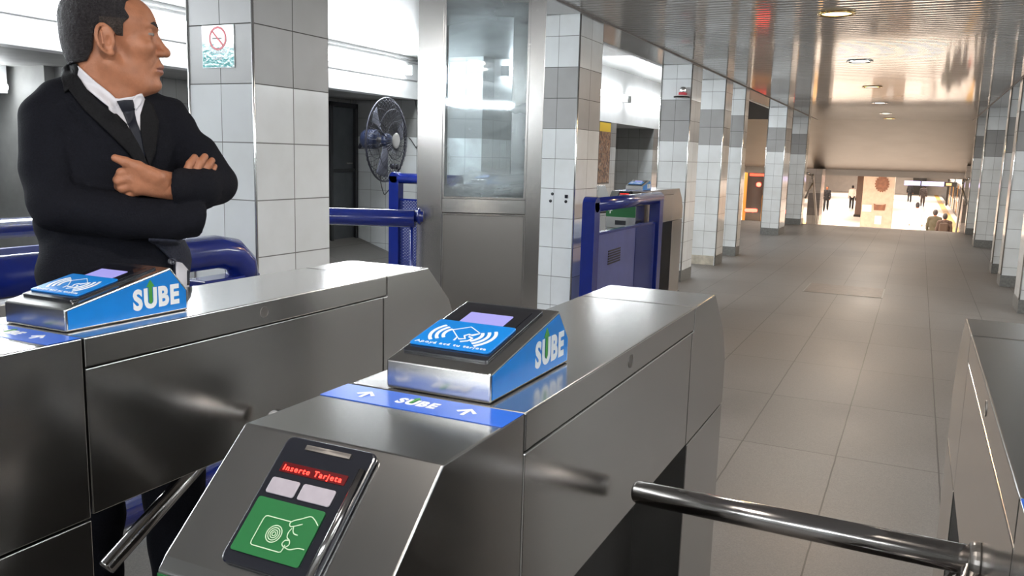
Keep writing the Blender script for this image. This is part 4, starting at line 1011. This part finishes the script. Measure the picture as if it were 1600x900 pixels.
# the man in the dark suit ----------------------------------------------------
MO = Vector((-1.777, 1.46, 0)); MW = Vector((.7727, -.6347, 0)); MU = Vector((.6347, .7727, 0))
def Lc(px, py, w=0.):
    """photo direction met with the upright plane w metres nearer than the man's axis, in his own frame"""
    d = (R2 * ((px - 800) / FPX) + U2 * (-(py - 450) / FPX) + Fw); o = Vector((0, 0, H))
    k = (w - (o - MO).dot(MW)) / d.dot(MW); p = o + d * k - MO
    return (p.dot(MU), -w, p.z)
man = empty('person', MO, math.atan2(MU.y, MU.x))
def v3(*a): return np.array(Lc(*a))
# head, in a frame of its own: f forwards, s to the viewer's side, t up
HO = v3(180, 68, .03); ha = math.radians(-6)
hf = np.array([math.cos(ha), math.sin(ha), 0]); hs = np.array([math.sin(ha), -math.cos(ha), 0]); ht = np.array([0, 0, 1.])
HR = np.stack([hf, hs, ht])
def hp(f, s, t): return HO + hf * f + hs * s + ht * t
def head_field(lo, hi, h):
    F = Field(lo, hi, h)
    rel = (F.X - HO[0], F.Y - HO[1], F.Z - HO[2])
    F.fx = rel[0] * hf[0] + rel[1] * hf[1]; F.sx = rel[0] * hs[0] + rel[1] * hs[1]; F.tx = rel[2]
    return F
def cranium(F):
    d = F.ell(hp(-.017, 0, .052), (.094, .074, .078), HR)
    return smin(d, F.ell(hp(.040, 0, .047), (.053, .060, .054), HR), .02)
F = head_field(HO + np.array([-.16, -.14, -.22]), HO + np.array([.16, .14, .16]), .0026)
F.add(cranium(F), .01)
F.add(F.ell(hp(.046, 0, -.012), (.046, .054, .062), HR), .022)
F.add(F.ell(hp(.030, 0, -.060), (.052, .052, .045), HR), .022)
for s in (1, -1):
    F.add(F.ell(hp(.058, s * .040, -.008), (.028, .021, .022), HR), .016)
    F.add(F.cap(hp(-.004, s * .050, -.055), hp(.062, s * .026, -.096), .017, .015), .018)
    F.add(F.cap(hp(.087, s * .010, .042), hp(.072, s * .040, .045), .0085, .008), .010)
F.add(F.ell(hp(.070, 0, -.052), (.033, .030, .030), HR), .016)
F.add(F.ell(hp(.077, 0, -.092), (.023, .024, .019), HR), .012)
F.add(F.cap(hp(.087, 0, .024), hp(.1075, 0, -.010), .0075, .0095), .010)
F.add(F.ell(hp(.1105, 0, -.0155), (.0115, .011, .0105), HR), .007)
for s in (1, -1): F.add(F.ell(hp(.098, s * .0125, -.019), (.011, .0075, .009), HR), .005)
for s in (1, -1): F.sub(F.ell(hp(.1025, s * .0085, -.0275), (.006, .0035, .0035), HR), .002)
for s in (1, -1): F.sub(F.ell(hp(.097, s * .033, .023), (.020, .017, .0115), HR), .012)
for s in (1, -1):                                   # eyeball lids
    F.add(F.ell(hp(.0735, s * .031, .023), (.0135, .0145, .0135), HR), .004)
F.add(F.cap(hp(.0985, 0, -.0495), hp(.086, .023, -.0555), .0065, .004), .005); F.add(F.cap(hp(.0985, 0, -.0495), hp(.086, -.023, -.0555), .0065, .004), .005)
F.add(F.cap(hp(.0965, 0, -.0625), hp(.085, .021, -.0585), .0070, .004), .005); F.add(F.cap(hp(.0965, 0, -.0625), hp(.085, -.021, -.0585), .0070, .004), .005)
for s in (1, -1): F.sub(F.cap(hp(.107, 0, -.0560), hp(.088, s * .027, -.0570), .0022, .0016), .003)
for s in (1, -1): F.sub(F.cap(hp(.098, s * .017, -.030), hp(.082, s * .034, -.060), .003, .002), .010)
F.sub(F.cap(hp(.104, -.012, -.076), hp(.104, .012, -.076), .004), .010)
# neck
F.add(F.cap(hp(-.028, 0, -.030), v3(158, 168, .0), .058, .070), .022)
F.add(F.cap(hp(-.012, .045, -.05), v3(192, 162, .06), .016, .018), .02)
F.add(F.cap(hp(.040, 0, -.085), v3(190, 158, .03), .034, .036), .03)
# ears: rim, plate, lobe, hollow
def ear(F, s):
    c = np.array([-.010, s * .079, .000])
    def e(a, k=1., ds=0.): 
        a = math.radians(a); ff = .0185 * k * math.cos(a); tt = .0335 * k * math.sin(a)
        ti = math.radians(14); return hp(c[0] + ff * math.cos(ti) - tt * math.sin(ti), c[1] + s * ds + s * (-.012 * math.cos(a)), c[2] + ff * math.sin(ti) + tt * math.cos(ti))
    rim = [e(a, 1, .003) for a in range(20, 300, 20)]
    d = F.chain(rim, [.0038] * len(rim), .002)
    pl_ = F.ell(hp(*c), (.0175, .0055, .031), HR)
    d = smin(d, pl_, .005)
    d = smin(d, F.ell(e(268, .88), (.0085, .006, .0085), HR), .004)
    d = smin(d, F.cap(e(120, .62, .002), e(215, .55, .002), .0026), .003)
    hol = F.ell(hp(c[0] + .005, c[1] + s * .006, c[2] - .004), (.0075, .0065, .0125), HR)
    d = -smin(-d, hol, .003)
    d = smin(d, F.ell(hp(c[0] + .0145, c[1] - s * .001, c[2] - .006), (.004, .005, .006), HR), .003)
    return d
for s in (1, -1): F.add(ear(F, s), .004)
head = F.mesh()
# hair: the skull shell cut by the hairline
def poly_sdf(x, y, P):
    P = np.array(P, np.float32); n = len(P); d = np.full(x.shape, 1e9, np.float32); sg = np.ones(x.shape, np.float32)
    for i in range(n):
        a, b = P[i], P[i - 1]; e = b - a; wx, wy = x - a[0], y - a[1]
        t = np.clip((wx * e[0] + wy * e[1]) / (e @ e), 0, 1); bx_, by_ = wx - e[0] * t, wy - e[1] * t
        d = np.minimum(d, bx_ * bx_ + by_ * by_)
        c1 = y >= a[1]; c2 = y < b[1]; c3 = e[0] * wy > e[1] * wx
        m_ = (c1 & c2 & c3) | (~c1 & ~c2 & ~c3); sg = np.where(m_, -sg, sg)
    return sg * np.sqrt(d)
F2_ = head_field(HO + np.array([-.16, -.14, -.10]), HO + np.array([.12, .14, .17]), .0026)
sh = cranium(F2_)
sh = smin(sh, F2_.ell(hp(-.045, 0, .0), (.062, .060, .062), HR), .02)
sh = smin(sh, F2_.cap(hp(-.03, 0, .0), hp(-.045, 0, -.035), .056, .050), .015)
def q(px, py): 
    p = v3(px, py, .03) - HO; return (float(p @ hf), float(p @ ht))
hl = [q(80, -30), q(185, -40), q(222, -16), q(216, -2), q(201, 8), q(199, 20), q(207, 33), q(197, 43), q(197, 62), q(187, 60), q(176, 49), q(158, 45), q(152, 58), q(150, 80), q(140, 98), q(100, 102), q(70, 60)]
reg = poly_sdf(F2_.fx, F2_.tx, hl)
nz = .0008 * np.sin(F2_.X * 410 + 2 * np.sin(F2_.Z * 260)) * np.sin(F2_.Z * 380 + 1.7 * np.sin(F2_.Y * 300)) + .0006 * np.sin(F2_.Y * 520 + F2_.X * 300)
thick = .0095 - .0075 * np.clip(1 - (F2_.tx + .02) / .06, 0, 1) * (F2_.fx > -.02) - .004 * (F2_.fx > .01)
F2_.d = np.maximum(sh - thick + nz, reg).astype(np.float32)
V, Q = F2_.mesh()
def hair_mat(c):
    r = c - HO; f = r @ hf; t_ = r @ ht
    return ((f > -.022) & (t_ < .050)).astype(int) 
hair = mesh_obj('hair', [(V, Q)], [M['hair'], M['hair_g']], man, hair_mat)
hair['label'] = 'short dark hair, greying at the temple'
# eyebrow
Fb = head_field(hp(.05, -.06, .02), hp(.12, .06, .07), .0016) if False else None
lo = HO + np.array([.03, -.07, .02]); hi = HO + np.array([.12, .07, .07])
Fb = head_field(lo, hi, .0016)
for s in (1, -1):
    Fb.add(Fb.chain([hp(.0925, s * .013, .0430), hp(.0880, s * .027, .0480), hp(.0790, s * .042, .0465)], [.0044, .0046, .0026], .002), .001)
mesh_obj('eyebrows', [Fb.mesh()], [M['hair']], man)
for s in (1, -1):
    Fe = head_field(hp(.074, s * .031, .023) - .016, hp(.074, s * .031, .023) + .016, .0013)
    Fe.d = np.maximum(Fe.ell(hp(.0755, s * .031, .0225), (.0134, .0142, .0130), HR), np.abs(Fe.tx - .0222) - .0032).astype(np.float32)
    def em(c, s=s):
        r = c - hp(.089, s * .030, .0225); return (np.sqrt((r ** 2).sum(1)) < .0082).astype(int)
    mesh_obj('eye', [Fe.mesh()], [M['eye_w'], M['eye_i']], man, em)

# jacket and the body inside it
def torso(F, g=0., jacket=True):
    """g shrinks everything: 0 gives the jacket, positive the body underneath"""
    F.add(F.ell(v3(165, 245, -.005), (.172 - g, .118 - g, .20 - g)), .03)
    F.add(F.ell(v3(168, 330, .0), (.160 - g, .120 - g, .17 - g)), .05)
    F.add(F.ell(v3(180, 425, .0), (.172 - g, .128 - g, .18 - g)), .05)
    F.add(F.chain([v3(76, 186, .03), v3(110, 159, .0), v3(160, 152, -.03), v3(215, 172, -.03), v3(262, 192, -.03)], [.060 - g, .052 - g, .055 - g, .052 - g, .056 - g], .02), .035)
    # his right arm, nearest the viewer's left: upper arm, elbow, forearm across the belly
    F.add(F.chain([v3(74, 197, .03), v3(79, 260, .06), v3(95, 322, .10)], [.064 - g, .061 - g, .058 - g], .01), .022)
    a = F.chain([v3(90, 322, .10), v3(190, 338, .155), v3(300, 346, .140)], [.058 - g, .052 - g, .045 - g], .01)
    if jacket: a = np.maximum(a, F.plane(v3(317, 350, .14), (1, 0, -.05)))
    F.add(a, .016)
    # his left arm: upper arm out to the elbow, forearm back over the chest
    F.add(F.chain([v3(262, 195, -.03), v3(300, 238, -.01), v3(338, 288, .03)], [.060 - g, .056 - g, .052 - g], .01), .02)
    a = F.chain([v3(340, 290, .03), v3(312, 296, .08), v3(262, 292, .150)], [.052 - g, .050 - g, .047 - g], .01)
    if jacket: a = np.maximum(a, -F.plane(v3(277, 292, .15), (1, -.35, .12)))
    F.add(a, .010)
FJ = Field((-.42, -.30, .72), (.42, .22, 1.72), .0062)
torso(FJ, 0.)
# collar of the jacket round the nape and its hem
cl = [v3(214, 166, -.06), v3(180, 132, -.085), v3(140, 112, -.075), v3(114, 112, -.03), v3(118, 124, .035), v3(146, 150, .078), v3(178, 180, .105)]
FJ.add(FJ.chain(cl, [.012, .014, .016, .017, .016, .013, .010], .01), .016)
FJ.sub(FJ.cap(v3(158, 118, -.0), v3(162, 168, .0), .068, .060), .006)
FJ.sub(FJ.ell(v3(196, 168, .10), (.026, .05, .045)), .012)
x_, y_, z_ = FJ.X, FJ.Y, FJ.Z
wr = .0042 * np.sin(34 * z_ + 14 * x_ + 2.2 * np.sin(17 * x_ + 9 * z_) + 1.4 * np.sin(21 * y_)) + .0022 * np.sin(61 * x_ - 38 * z_ + 2.0 * np.sin(23 * z_))
arm = np.clip((np.abs(x_ - .0) - .05) / .1, .25, 1)
FJ.d = (FJ.d + wr * arm).astype(np.float32)
# folds radiating from the elbows and armpits, and the seam between sleeves and chest
for a, b_, r in (((70, 300, .16), (150, 318, .20), .006), ((78, 280, .15), (128, 268, .13), .006), ((100, 340, .18), (170, 322, .215), .005), ((300, 262, .07), (345, 300, .09), .005), ((318, 330, .11), (350, 312, .09), .005), ((112, 168, .085), (158, 236, .12), .006), ((104, 205, .10), (118, 300, .13), .007), ((252, 200, .06), (262, 250, .09), .006), ((60, 215, .09), (108, 196, .085), .004)):
    FJ.sub(FJ.cap(v3(*a), v3(*b_), r, r * .5), .008)
FJ.d = np.maximum(FJ.d, -(FJ.Z - .80)).astype(np.float32)
jm = FJ.mesh()
jacket = mesh_obj('jacket', [jm], [M['suit']], man)
# body core, coarse, hidden under the clothes except neck and hands
FB = Field((-.40, -.28, .0), (.40, .20, 1.62), .012)
torso(FB, .016, False)
for s in (1, -1):
    FB.add(FB.chain([(s * .085, 0, .95), (s * .10, -.01, .50), (s * .105, .01, .09)], [.082, .055, .040], .02), .03)
    FB.add(FB.cap((s * .108, .03, .045), (s * .125 + .0, -.15, .035), .034, .026), .02)
FB.add(FB.cap(v3(160, 170, -.01), v3(156, 130, -.005), .052, .050), .02)
core_m = FB.mesh()
# hands
FH = Field(v3(160, 325, .24) - np.array([.0, .0, .01]), v3(352, 228, .04) + np.array([.0, .0, .01]), .0020)
F = FH; z0 = -.0
def hh(px, py, w): return v3(px, py, w + z0)
F.add(F.cap(hh(276, 284, .148), hh(212, 269, .172), .0200, .0165), .012)
F.add(F.cap(hh(277, 296, .148), hh(209, 281, .175), .0200, .0160), .016)
F.add(F.cap(hh(277, 303, .146), hh(214, 294, .172), .0160, .0145), .016)
F.add(F.cap(hh(255, 284, .165), hh(235, 274, .178), .018, .016), .014)
fingers = [([(212, 267, .174), (190, 270, .172), (184, 281, .140), (190, 290, .11)], [.0125, .0112, .0104, .009]),
           ([(208, 278, .176), (186, 282, .172), (186, 291, .140), (194, 298, .11)], [.0125, .0114, .0104, .009]),
           ([(211, 289, .174), (191, 294, .168), (196, 301, .138), (204, 305, .11)], [.0118, .0106, .0098, .0085]),
           ([(217, 298, .170), (202, 303, .162), (208, 309, .135), (214, 311, .11)], [.0105, .0092, .0086, .0078])]
for P, Rr in fingers: F.add(F.chain([hh(*p) for p in P], Rr, .003), .0045)
F.add(F.chain([hh(244, 276, .178), hh(216, 261, .186), hh(196, 253, .184), hh(180, 247, .180)], [.0165, .0135, .0110, .0088], .005), .009)
F.add(F.cap(hh(226, 272, .180), hh(207, 266, .180), .012, .010), .012)
# fingers of his other hand over the crook of the left arm
for P, Rr in (([(288, 292, .085), (291, 270, .112), (297, 256, .108), (304, 246, .098)], [.0105, .0104, .0098, .0085]),
              ([(302, 290, .080), (306, 268, .104), (313, 254, .100), (320, 245, .090)], [.0108, .0106, .0100, .0087]),
              ([(316, 288, .072), (318, 268, .094), (325, 259, .091), (331, 251, .082)], [.0102, .0100, .0094, .0082]),
              ([(328, 286, .062), (326, 274, .082), (332, 266, .080), (335, 260, .074)], [.0092, .0088, .0082, .0074])):
    F.add(F.chain([hh(*p) for p in P], Rr, .003), .003)
F.add(F.cap(hh(292, 298, .060), hh(322, 294, .045), .016, .014), .012)
hands = FH.mesh()
Vc, Qc = core_m
def skinmat(c):
    r = c - HO; f = r @ hf; s_ = r @ hs; t_ = r @ ht
    lip = (t_ < -.0455) & (t_ > -.0680) & (f > .0915) & (np.abs(s_) < .024)
    lip &= np.abs(t_ + .0565) < (.0105 - .25 * np.abs(s_))
    return lip.astype(int)
body = mesh_obj('body', [head, core_m, hands], [M['skin'], M['lip']], man, skinmat)
man_tag = 'man in a dark suit and tie with folded arms, looking to the right'
tag(man, man_tag, 'person')
# nails
bvh_b = BVHTree.FromPolygons([tuple(v) for v in np.concatenate([head[0], hands[0]])], [tuple(q_) for q_ in np.concatenate([head[1], hands[1] + len(head[0])]).tolist()])
allV = np.concatenate([jm[0], head[0], core_m[0]]); allQ = np.concatenate([jm[1], head[1] + len(jm[0]), core_m[1] + len(jm[0]) + len(head[0])])
bvh_j = BVHTree.FromPolygons([tuple(v) for v in allV], allQ.tolist())
def drape(name, poly, off, mat, thick=.003, step=3.2, bvh=None, smooth=True, wmax=.5):
    """a cloth piece with the given outline laid on the figure, lifted off by off and given a thickness"""
    bvh = bvh or bvh_j
    P = [Vector(p) for p in poly]; pts = []
    n = len(P)
    for i in range(n):
        a, b_ = P[i], P[(i + 1) % n]; m_ = max(1, int((b_ - a).length / step))
        for k in range(m_): pts.append(a.lerp(b_, k / m_))
    nb = len(pts); xs = [p.x for p in P]; ys = [p.y for p in P]
    yy = min(ys)
    while yy < max(ys):
        xx = min(xs)
        while xx < max(xs):
            c = False; j = n - 1
            for i in range(n):
                if (P[i].y > yy) != (P[j].y > yy) and xx < (P[j].x - P[i].x) * (yy - P[i].y) / (P[j].y - P[i].y) + P[i].x: c = not c
                j = i
            if c and min((Vector((xx, yy)) - p).length for p in pts[:nb]) > step * .5: pts.append(Vector((xx, yy)))
            xx += step
        yy += step
    vs, es, fs, *_ = delaunay_2d_cdt([Vector((p.x, p.y)) for p in pts], [], [list(range(nb))], 1, 1e-5)
    out = []; last = None
    for v in vs:
        a = Vector(Lc(v.x, v.y, .60)); b_ = Vector(Lc(v.x, v.y, -.3)); d = (b_ - a).normalized()
        hit = bvh.ray_cast(a, d, 1.2)
        if hit[0] is None:
            near = bvh.find_nearest(a + d * .6); out.append(near[0] - d * off)
        else: out.append(hit[0] - d * off)
    # relax depth a little so that the cloth spans small folds
    me = bpy.data.meshes.new(name); me.from_pydata([tuple(p) for p in out], [], [list(f) for f in fs])
    me.materials.append(mat)
    bmq = bmesh.new(); bmq.from_mesh(me)
    for _ in range(2): bmesh.ops.smooth_vert(bmq, verts=[v for v in bmq.verts if not v.is_boundary], factor=.5, use_axis_x=True, use_axis_y=True, use_axis_z=True)
    bmesh.ops.recalc_face_normals(bmq, faces=bmq.faces[:])
    if bmq.faces and sum((f.normal.y * f.calc_area() for f in bmq.faces)) > 0: bmesh.ops.reverse_faces(bmq, faces=bmq.faces[:])
    bmq.to_mesh(me); bmq.free()
    if smooth: me.polygons.foreach_set('use_smooth', [True] * len(me.polygons))
    o = bpy.data.objects.new(name, me); COL.objects.link(o); o.parent = man
    m_ = o.modifiers.new('s', 'SOLIDIFY'); m_.thickness = thick; m_.offset = 1
    return o
shirt = drape('shirt', [(166, 152), (186, 154), (206, 151), (222, 146), (226, 158), (228, 212), (216, 222), (196, 206), (172, 182)], .004, M['shirt'], .003)
drape('jacket_collar', [(97, 124), (101, 108), (112, 98), (121, 100), (124, 108), (121, 122), (116, 136), (101, 146)], .006, M['lapel'], .006)
drape('shirt_collar', [(119, 100), (126, 106), (150, 128), (172, 145), (184, 157), (183, 170), (176, 172), (160, 160), (136, 140), (120, 118)], .004, M['shirt'], .003)
drape('shirt_collar', [(205, 158), (213, 148), (220, 146), (223, 152), (219, 164), (213, 173)], .008, M['shirt'], .003)
drape('tie', [(183, 158), (194, 156), (206, 156), (209, 168), (214, 190), (220, 212), (226, 246), (213, 226), (200, 196), (190, 172)], .007, M['tie'], .004)
drape('jacket_lapel', [(116, 108), (122, 118), (136, 140), (152, 157), (176, 176), (190, 188), (203, 204), (216, 226), (232, 262), (214, 258), (200, 238), (170, 208), (132, 172), (108, 142)], .007, M['lapel'], .005)
drape('jacket_lapel', [(226, 156), (236, 162), (246, 190), (242, 236), (233, 262), (224, 236), (219, 205), (219, 180)], .007, M['lapel'], .005)
drape('jacket_front', [(232, 372), (302, 376), (316, 412), (328, 438), (300, 446), (272, 446), (270, 410)], .004, M['vest'], .005)
drape('shirt', [(274, 409), (283, 411), (293, 422), (297, 436), (295, 450), (276, 450)], .012, M['shirt'], .003)
p = Vector(Lc(268, 408, .0)); a = Vector(Lc(268, 408, .6)); d = (p - a).normalized(); hit = bvh_j.ray_cast(a, d, 1.2)[0]
bm = B(); Fq = frame(hit - d * .008, (1, 0, 0), (0, 0, 1)); lathe(bm, [(0, .003), (.005, .003), (.0075, .0055), (.0095, .003), (.0095, -.002), (0, -.002)], Fq, 18); obj('button', bm, M['button'], man, smooth=True)
# nails on the fingers that show
for px, py, w in ((181, 246.5, .30), (303, 246.5, .2), (319, 245.5, .2)):
    pass
# trousers and shoes
FT = Field((-.26, -.20, .03), (.26, .18, 1.0), .009)
FT.add(FT.ell((0, 0, .92), (.155, .112, .12)), .02)
for s in (1, -1):
    FT.add(FT.chain([(s * .085, 0, .88), (s * .10, -.01, .50), (s * .105, .01, .085)], [.095, .076, .062], .02), .03)
FT.d = (FT.d + .003 * np.sin(40 * FT.Z + 12 * FT.X + 2 * np.sin(30 * FT.X))).astype(np.float32)
FT.d = np.maximum(FT.d, -(FT.Z - .06)).astype(np.float32)
mesh_obj('trousers', [FT.mesh()], [M['suit']], man)
for s in (1, -1):
    FS = Field((s * .11 - .07, -.22, -.005), (s * .11 + .07, .09, .13), .005)
    FS.add(FS.cap((s * .108, .035, .048), (s * .123, -.15, .032), .042, .036), .02); FS.add(FS.cap((s * .108, .03, .05), (s * .108, .02, .09), .042, .040), .02)
    FS.d = np.maximum(FS.d, -(FS.Z - .0)).astype(np.float32)
    mesh_obj('shoe', [FS.mesh()], [M['shoe']], man)

# passengers on the platform and the stairs ------------------------------------
def cmat(name, c): 
    if name not in M: M[name] = simple(name, c, .8)
    return M[name]
def passenger(loc, rz, label, top, legs, hairc='hair', h=1.70, stride=.0, pack=None, skirt=None, tone='skin', bag=None):
    k = h / 1.72
    t = empty('person', loc, rz); tag(t, label, 'person')
    lo, hi = (-.36, -.38, -.01), (.36, .38, 1.76)
    st = stride
    J = dict(hipL=(.09, 0, .92), hipR=(-.09, 0, .92), knL=(.095, st * .45, .49), knR=(-.095, -st * .55, .49), anL=(.095, st * .75, .08), anR=(-.095, -st * 1.0, .085 + .05 * (st > 0)),
             shL=(.175, 0, 1.40), shR=(-.175, 0, 1.40), elL=(.235, -.03 - st * .35, 1.12), elR=(-.235, -.03 + st * .35, 1.12), haL=(.235, .09 - st * .45, .88), haR=(-.235, .09 + st * .45, .88))
    def bodyf(F, g=0.):
        F.add(F.ell((0, 0, 1.20), (.165 + g, .105 + g, .26 + g)), .03); F.add(F.ell((0, 0, .95), (.155 + g, .11 + g, .13 + g)), .05)
        F.add(F.chain([J['shR'], (0, 0, 1.44), J['shL']], [.055 + g, .06 + g, .055 + g], .02), .04)
        for s in 'LR': F.add(F.chain([J['sh' + s], J['el' + s], J['ha' + s]], [.050 + g, .040 + g, .032 + g], .01), .02)
    F = Field(lo, hi, .016); bodyf(F)
    for s in 'LR':
        F.add(F.chain([J['hip' + s], J['kn' + s], J['an' + s]], [.085, .055, .040], .02), .03)
        F.add(F.cap(J['ha' + s], np.array(J['ha' + s]) + (0, .02, -.10), .034, .022), .01)
        a = np.array(J['an' + s]); F.add(F.cap(a + (0, -.02, -.04), a + (0, .14, -.05), .034, .028), .02)
    F.add(F.cap((0, 0, 1.42), (0, .01, 1.55), .052), .02); F.add(F.ell((0, .015, 1.615), (.073, .092, .112)), .02)
    F.add(F.ell((0, .105, 1.60), (.014, .02, .02)), .01)
    b_ = mesh_obj('body', [F.mesh()], [M[tone]], t)
    F = Field(lo, hi, .016); bodyf(F, .018)
    if skirt: F.add(F.cap((0, 0, 1.0), (0, 0, skirt), .17, .22), .05)
    F.d = np.maximum(F.d, -(F.Z - (.84 if not skirt else skirt - .05))).astype(np.float32); F.d = np.maximum(F.d, F.Z - 1.50).astype(np.float32)
    F.d = (F.d + .005 * np.sin(35 * F.Z + 20 * F.X)).astype(np.float32)
    mesh_obj('coat', [F.mesh()], [top], t)
    F = Field((-.3, -.38, -.01), (.3, .38, 1.06), .016)
    F.add(F.ell((0, 0, .95), (.165, .122, .12)), .03)
    for s in 'LR': F.add(F.chain([J['hip' + s], J['kn' + s], np.array(J['an' + s]) + (0, 0, .02)], [.098, .072, .058], .02), .03)
    mesh_obj('trousers', [F.mesh()], [legs], t)
    F = Field((-.12, -.14, 1.5), (.12, .14, 1.78), .012); F.d = np.maximum(F.ell((0, .008, 1.625), (.084, .104, .118)), -(F.Z - 1.60) + np.clip((F.Y - .03) * 2.0, -.08, .2)).astype(np.float32)
    mesh_obj('hair', [F.mesh()], [M[hairc]], t)
    for s in 'LR':
        a = np.array(J['an' + s]); F = Field(a + (-.07, -.12, -.10), a + (.07, .24, .06), .012)
        F.add(F.cap(a + (0, -.03, -.042), a + (0, .15, -.052), .042, .034), .02); mesh_obj('shoe', [F.mesh()], [M['shoe']], t)
    if pack:
        bm = B(); box(bm, -.14, .14, -.27, -.115, .98, 1.40); obj('backpack', bm, pack, t, bevel=.04, seg=3)
        for s in (1, -1):
            bm = B(); tube(bm, [(s * .10, -.12, 1.40), (s * .11, -.05, 1.475), (s * .11, .06, 1.45), (s * .12, .11, 1.3)], .018, 6)
            obj('strap', bm, pack, t, smooth=True)
    if bag:
        bm = B(); box(bm, .22, .34, -.14, .14, .62, .86); tube(bm, [(.28, -.1, .86), (.27, -.06, .93), (.27, .06, .93), (.28, .1, .86)], .01, 6); obj('bag', bm, bag, t, bevel=.02)
    t.scale = (k, k, k)
    return t
blk = cmat('black_jacket', (.012, .012, .016)); gry = cmat('grey_jacket', (.10, .085, .09)); wht = cmat('white_coat', (.85, .82, .80)); olv = cmat('olive_jacket', (.045, .038, .02)); brn = cmat('brown_coat', (.05, .028, .02)); redc = cmat('red_bag_cloth', (.55, .07, .05)); pnk = cmat('pale_shirt', (.8, .66, .60))
passenger(at(1293, 61, ZP), PI * 1.0, 'person in a black jacket walking along the left side of the platform', blk, blk, stride=.22, pack=cmat('grey_pack', (.06, .06, .07)))
passenger(at(1333, 66, ZP), .2, 'person in a pale top and dark trousers by the brown pillar', pnk, blk, stride=.05, bag=blk)
passenger(at(1423, 84, ZP), 0, 'person in a black jacket walking away on the right of the platform, left of two', blk, blk, stride=.15, h=1.75)
passenger(at(1444, 75, ZP), .1, 'person in a grey jacket walking away on the right of the platform, right of two', gry, gry, stride=.12, h=1.75)
passenger(at(1437, 38, ZP), .05, 'person in a white coat with dark straps at the foot of the stairs', wht, wht, stride=.15, h=1.72, pack=cmat('white_pack', (.75, .72, .70)), skirt=.62)
passenger(at(1466, 33.5, ZP), -.2, 'person in an olive jacket at the foot of the stairs on the right', olv, olv, stride=.12, h=1.66)
passenger(at(1482, 32, ZP), -.1, 'person in a brown coat with a red bag beside the right handrail', brn, brn, stride=.1, h=1.62, bag=redc, pack=cmat('brown_pack', (.05, .03, .02)))

# ------------------------------------------------------------------ light
w = bpy.data.worlds.new('world'); SC.world = w; w.use_nodes = True
w.node_tree.nodes['Background'].inputs['Color'].default_value = (.80, .90, 1, 1)
w.node_tree.nodes['Background'].inputs['Strength'].default_value = .10
def area(name, loc, size, sy, energy, col, rot=(0, 0, 0)):
    ld = bpy.data.lights.new(name, 'AREA'); ld.shape = 'RECTANGLE'; ld.size = size; ld.size_y = sy; ld.energy = energy; ld.color = col
    lo = bpy.data.objects.new(name, ld); COL.objects.link(lo); lo.location = loc; lo.rotation_euler = rot
    return lo
# rows of ceiling lights over the platform
for k, y in enumerate((33, 45, 60, 78, 98)):
    area('platform_lamp', (-3.2, y, 1.7), 10.5, 9, 2300, (1, .84, .70))
area('passage_lamp', (-7.42, 4.4, 1.9), .1, 1.2, 4, (.92, .97, 1), (0, math.radians(60), 0))
# warm light over the stairs' foot
area('stair_lamp', (-.6, 28.6, 1.7), 4, 1.6, 60, (1, .84, .72))
SC.view_settings.view_transform = 'Standard'; SC.view_settings.look = 'None'
SC.view_settings.gamma = 1; SC.view_settings.use_curve_mapping = False
SC.view_settings.exposure = .07
SC.cycles.max_bounces = 8; SC.cycles.glossy_bounces = 5; SC.cycles.diffuse_bounces = 4
SC.cycles.use_denoising = True; SC.cycles.sample_clamp_indirect = 6
SC.cycles.use_adaptive_sampling = True
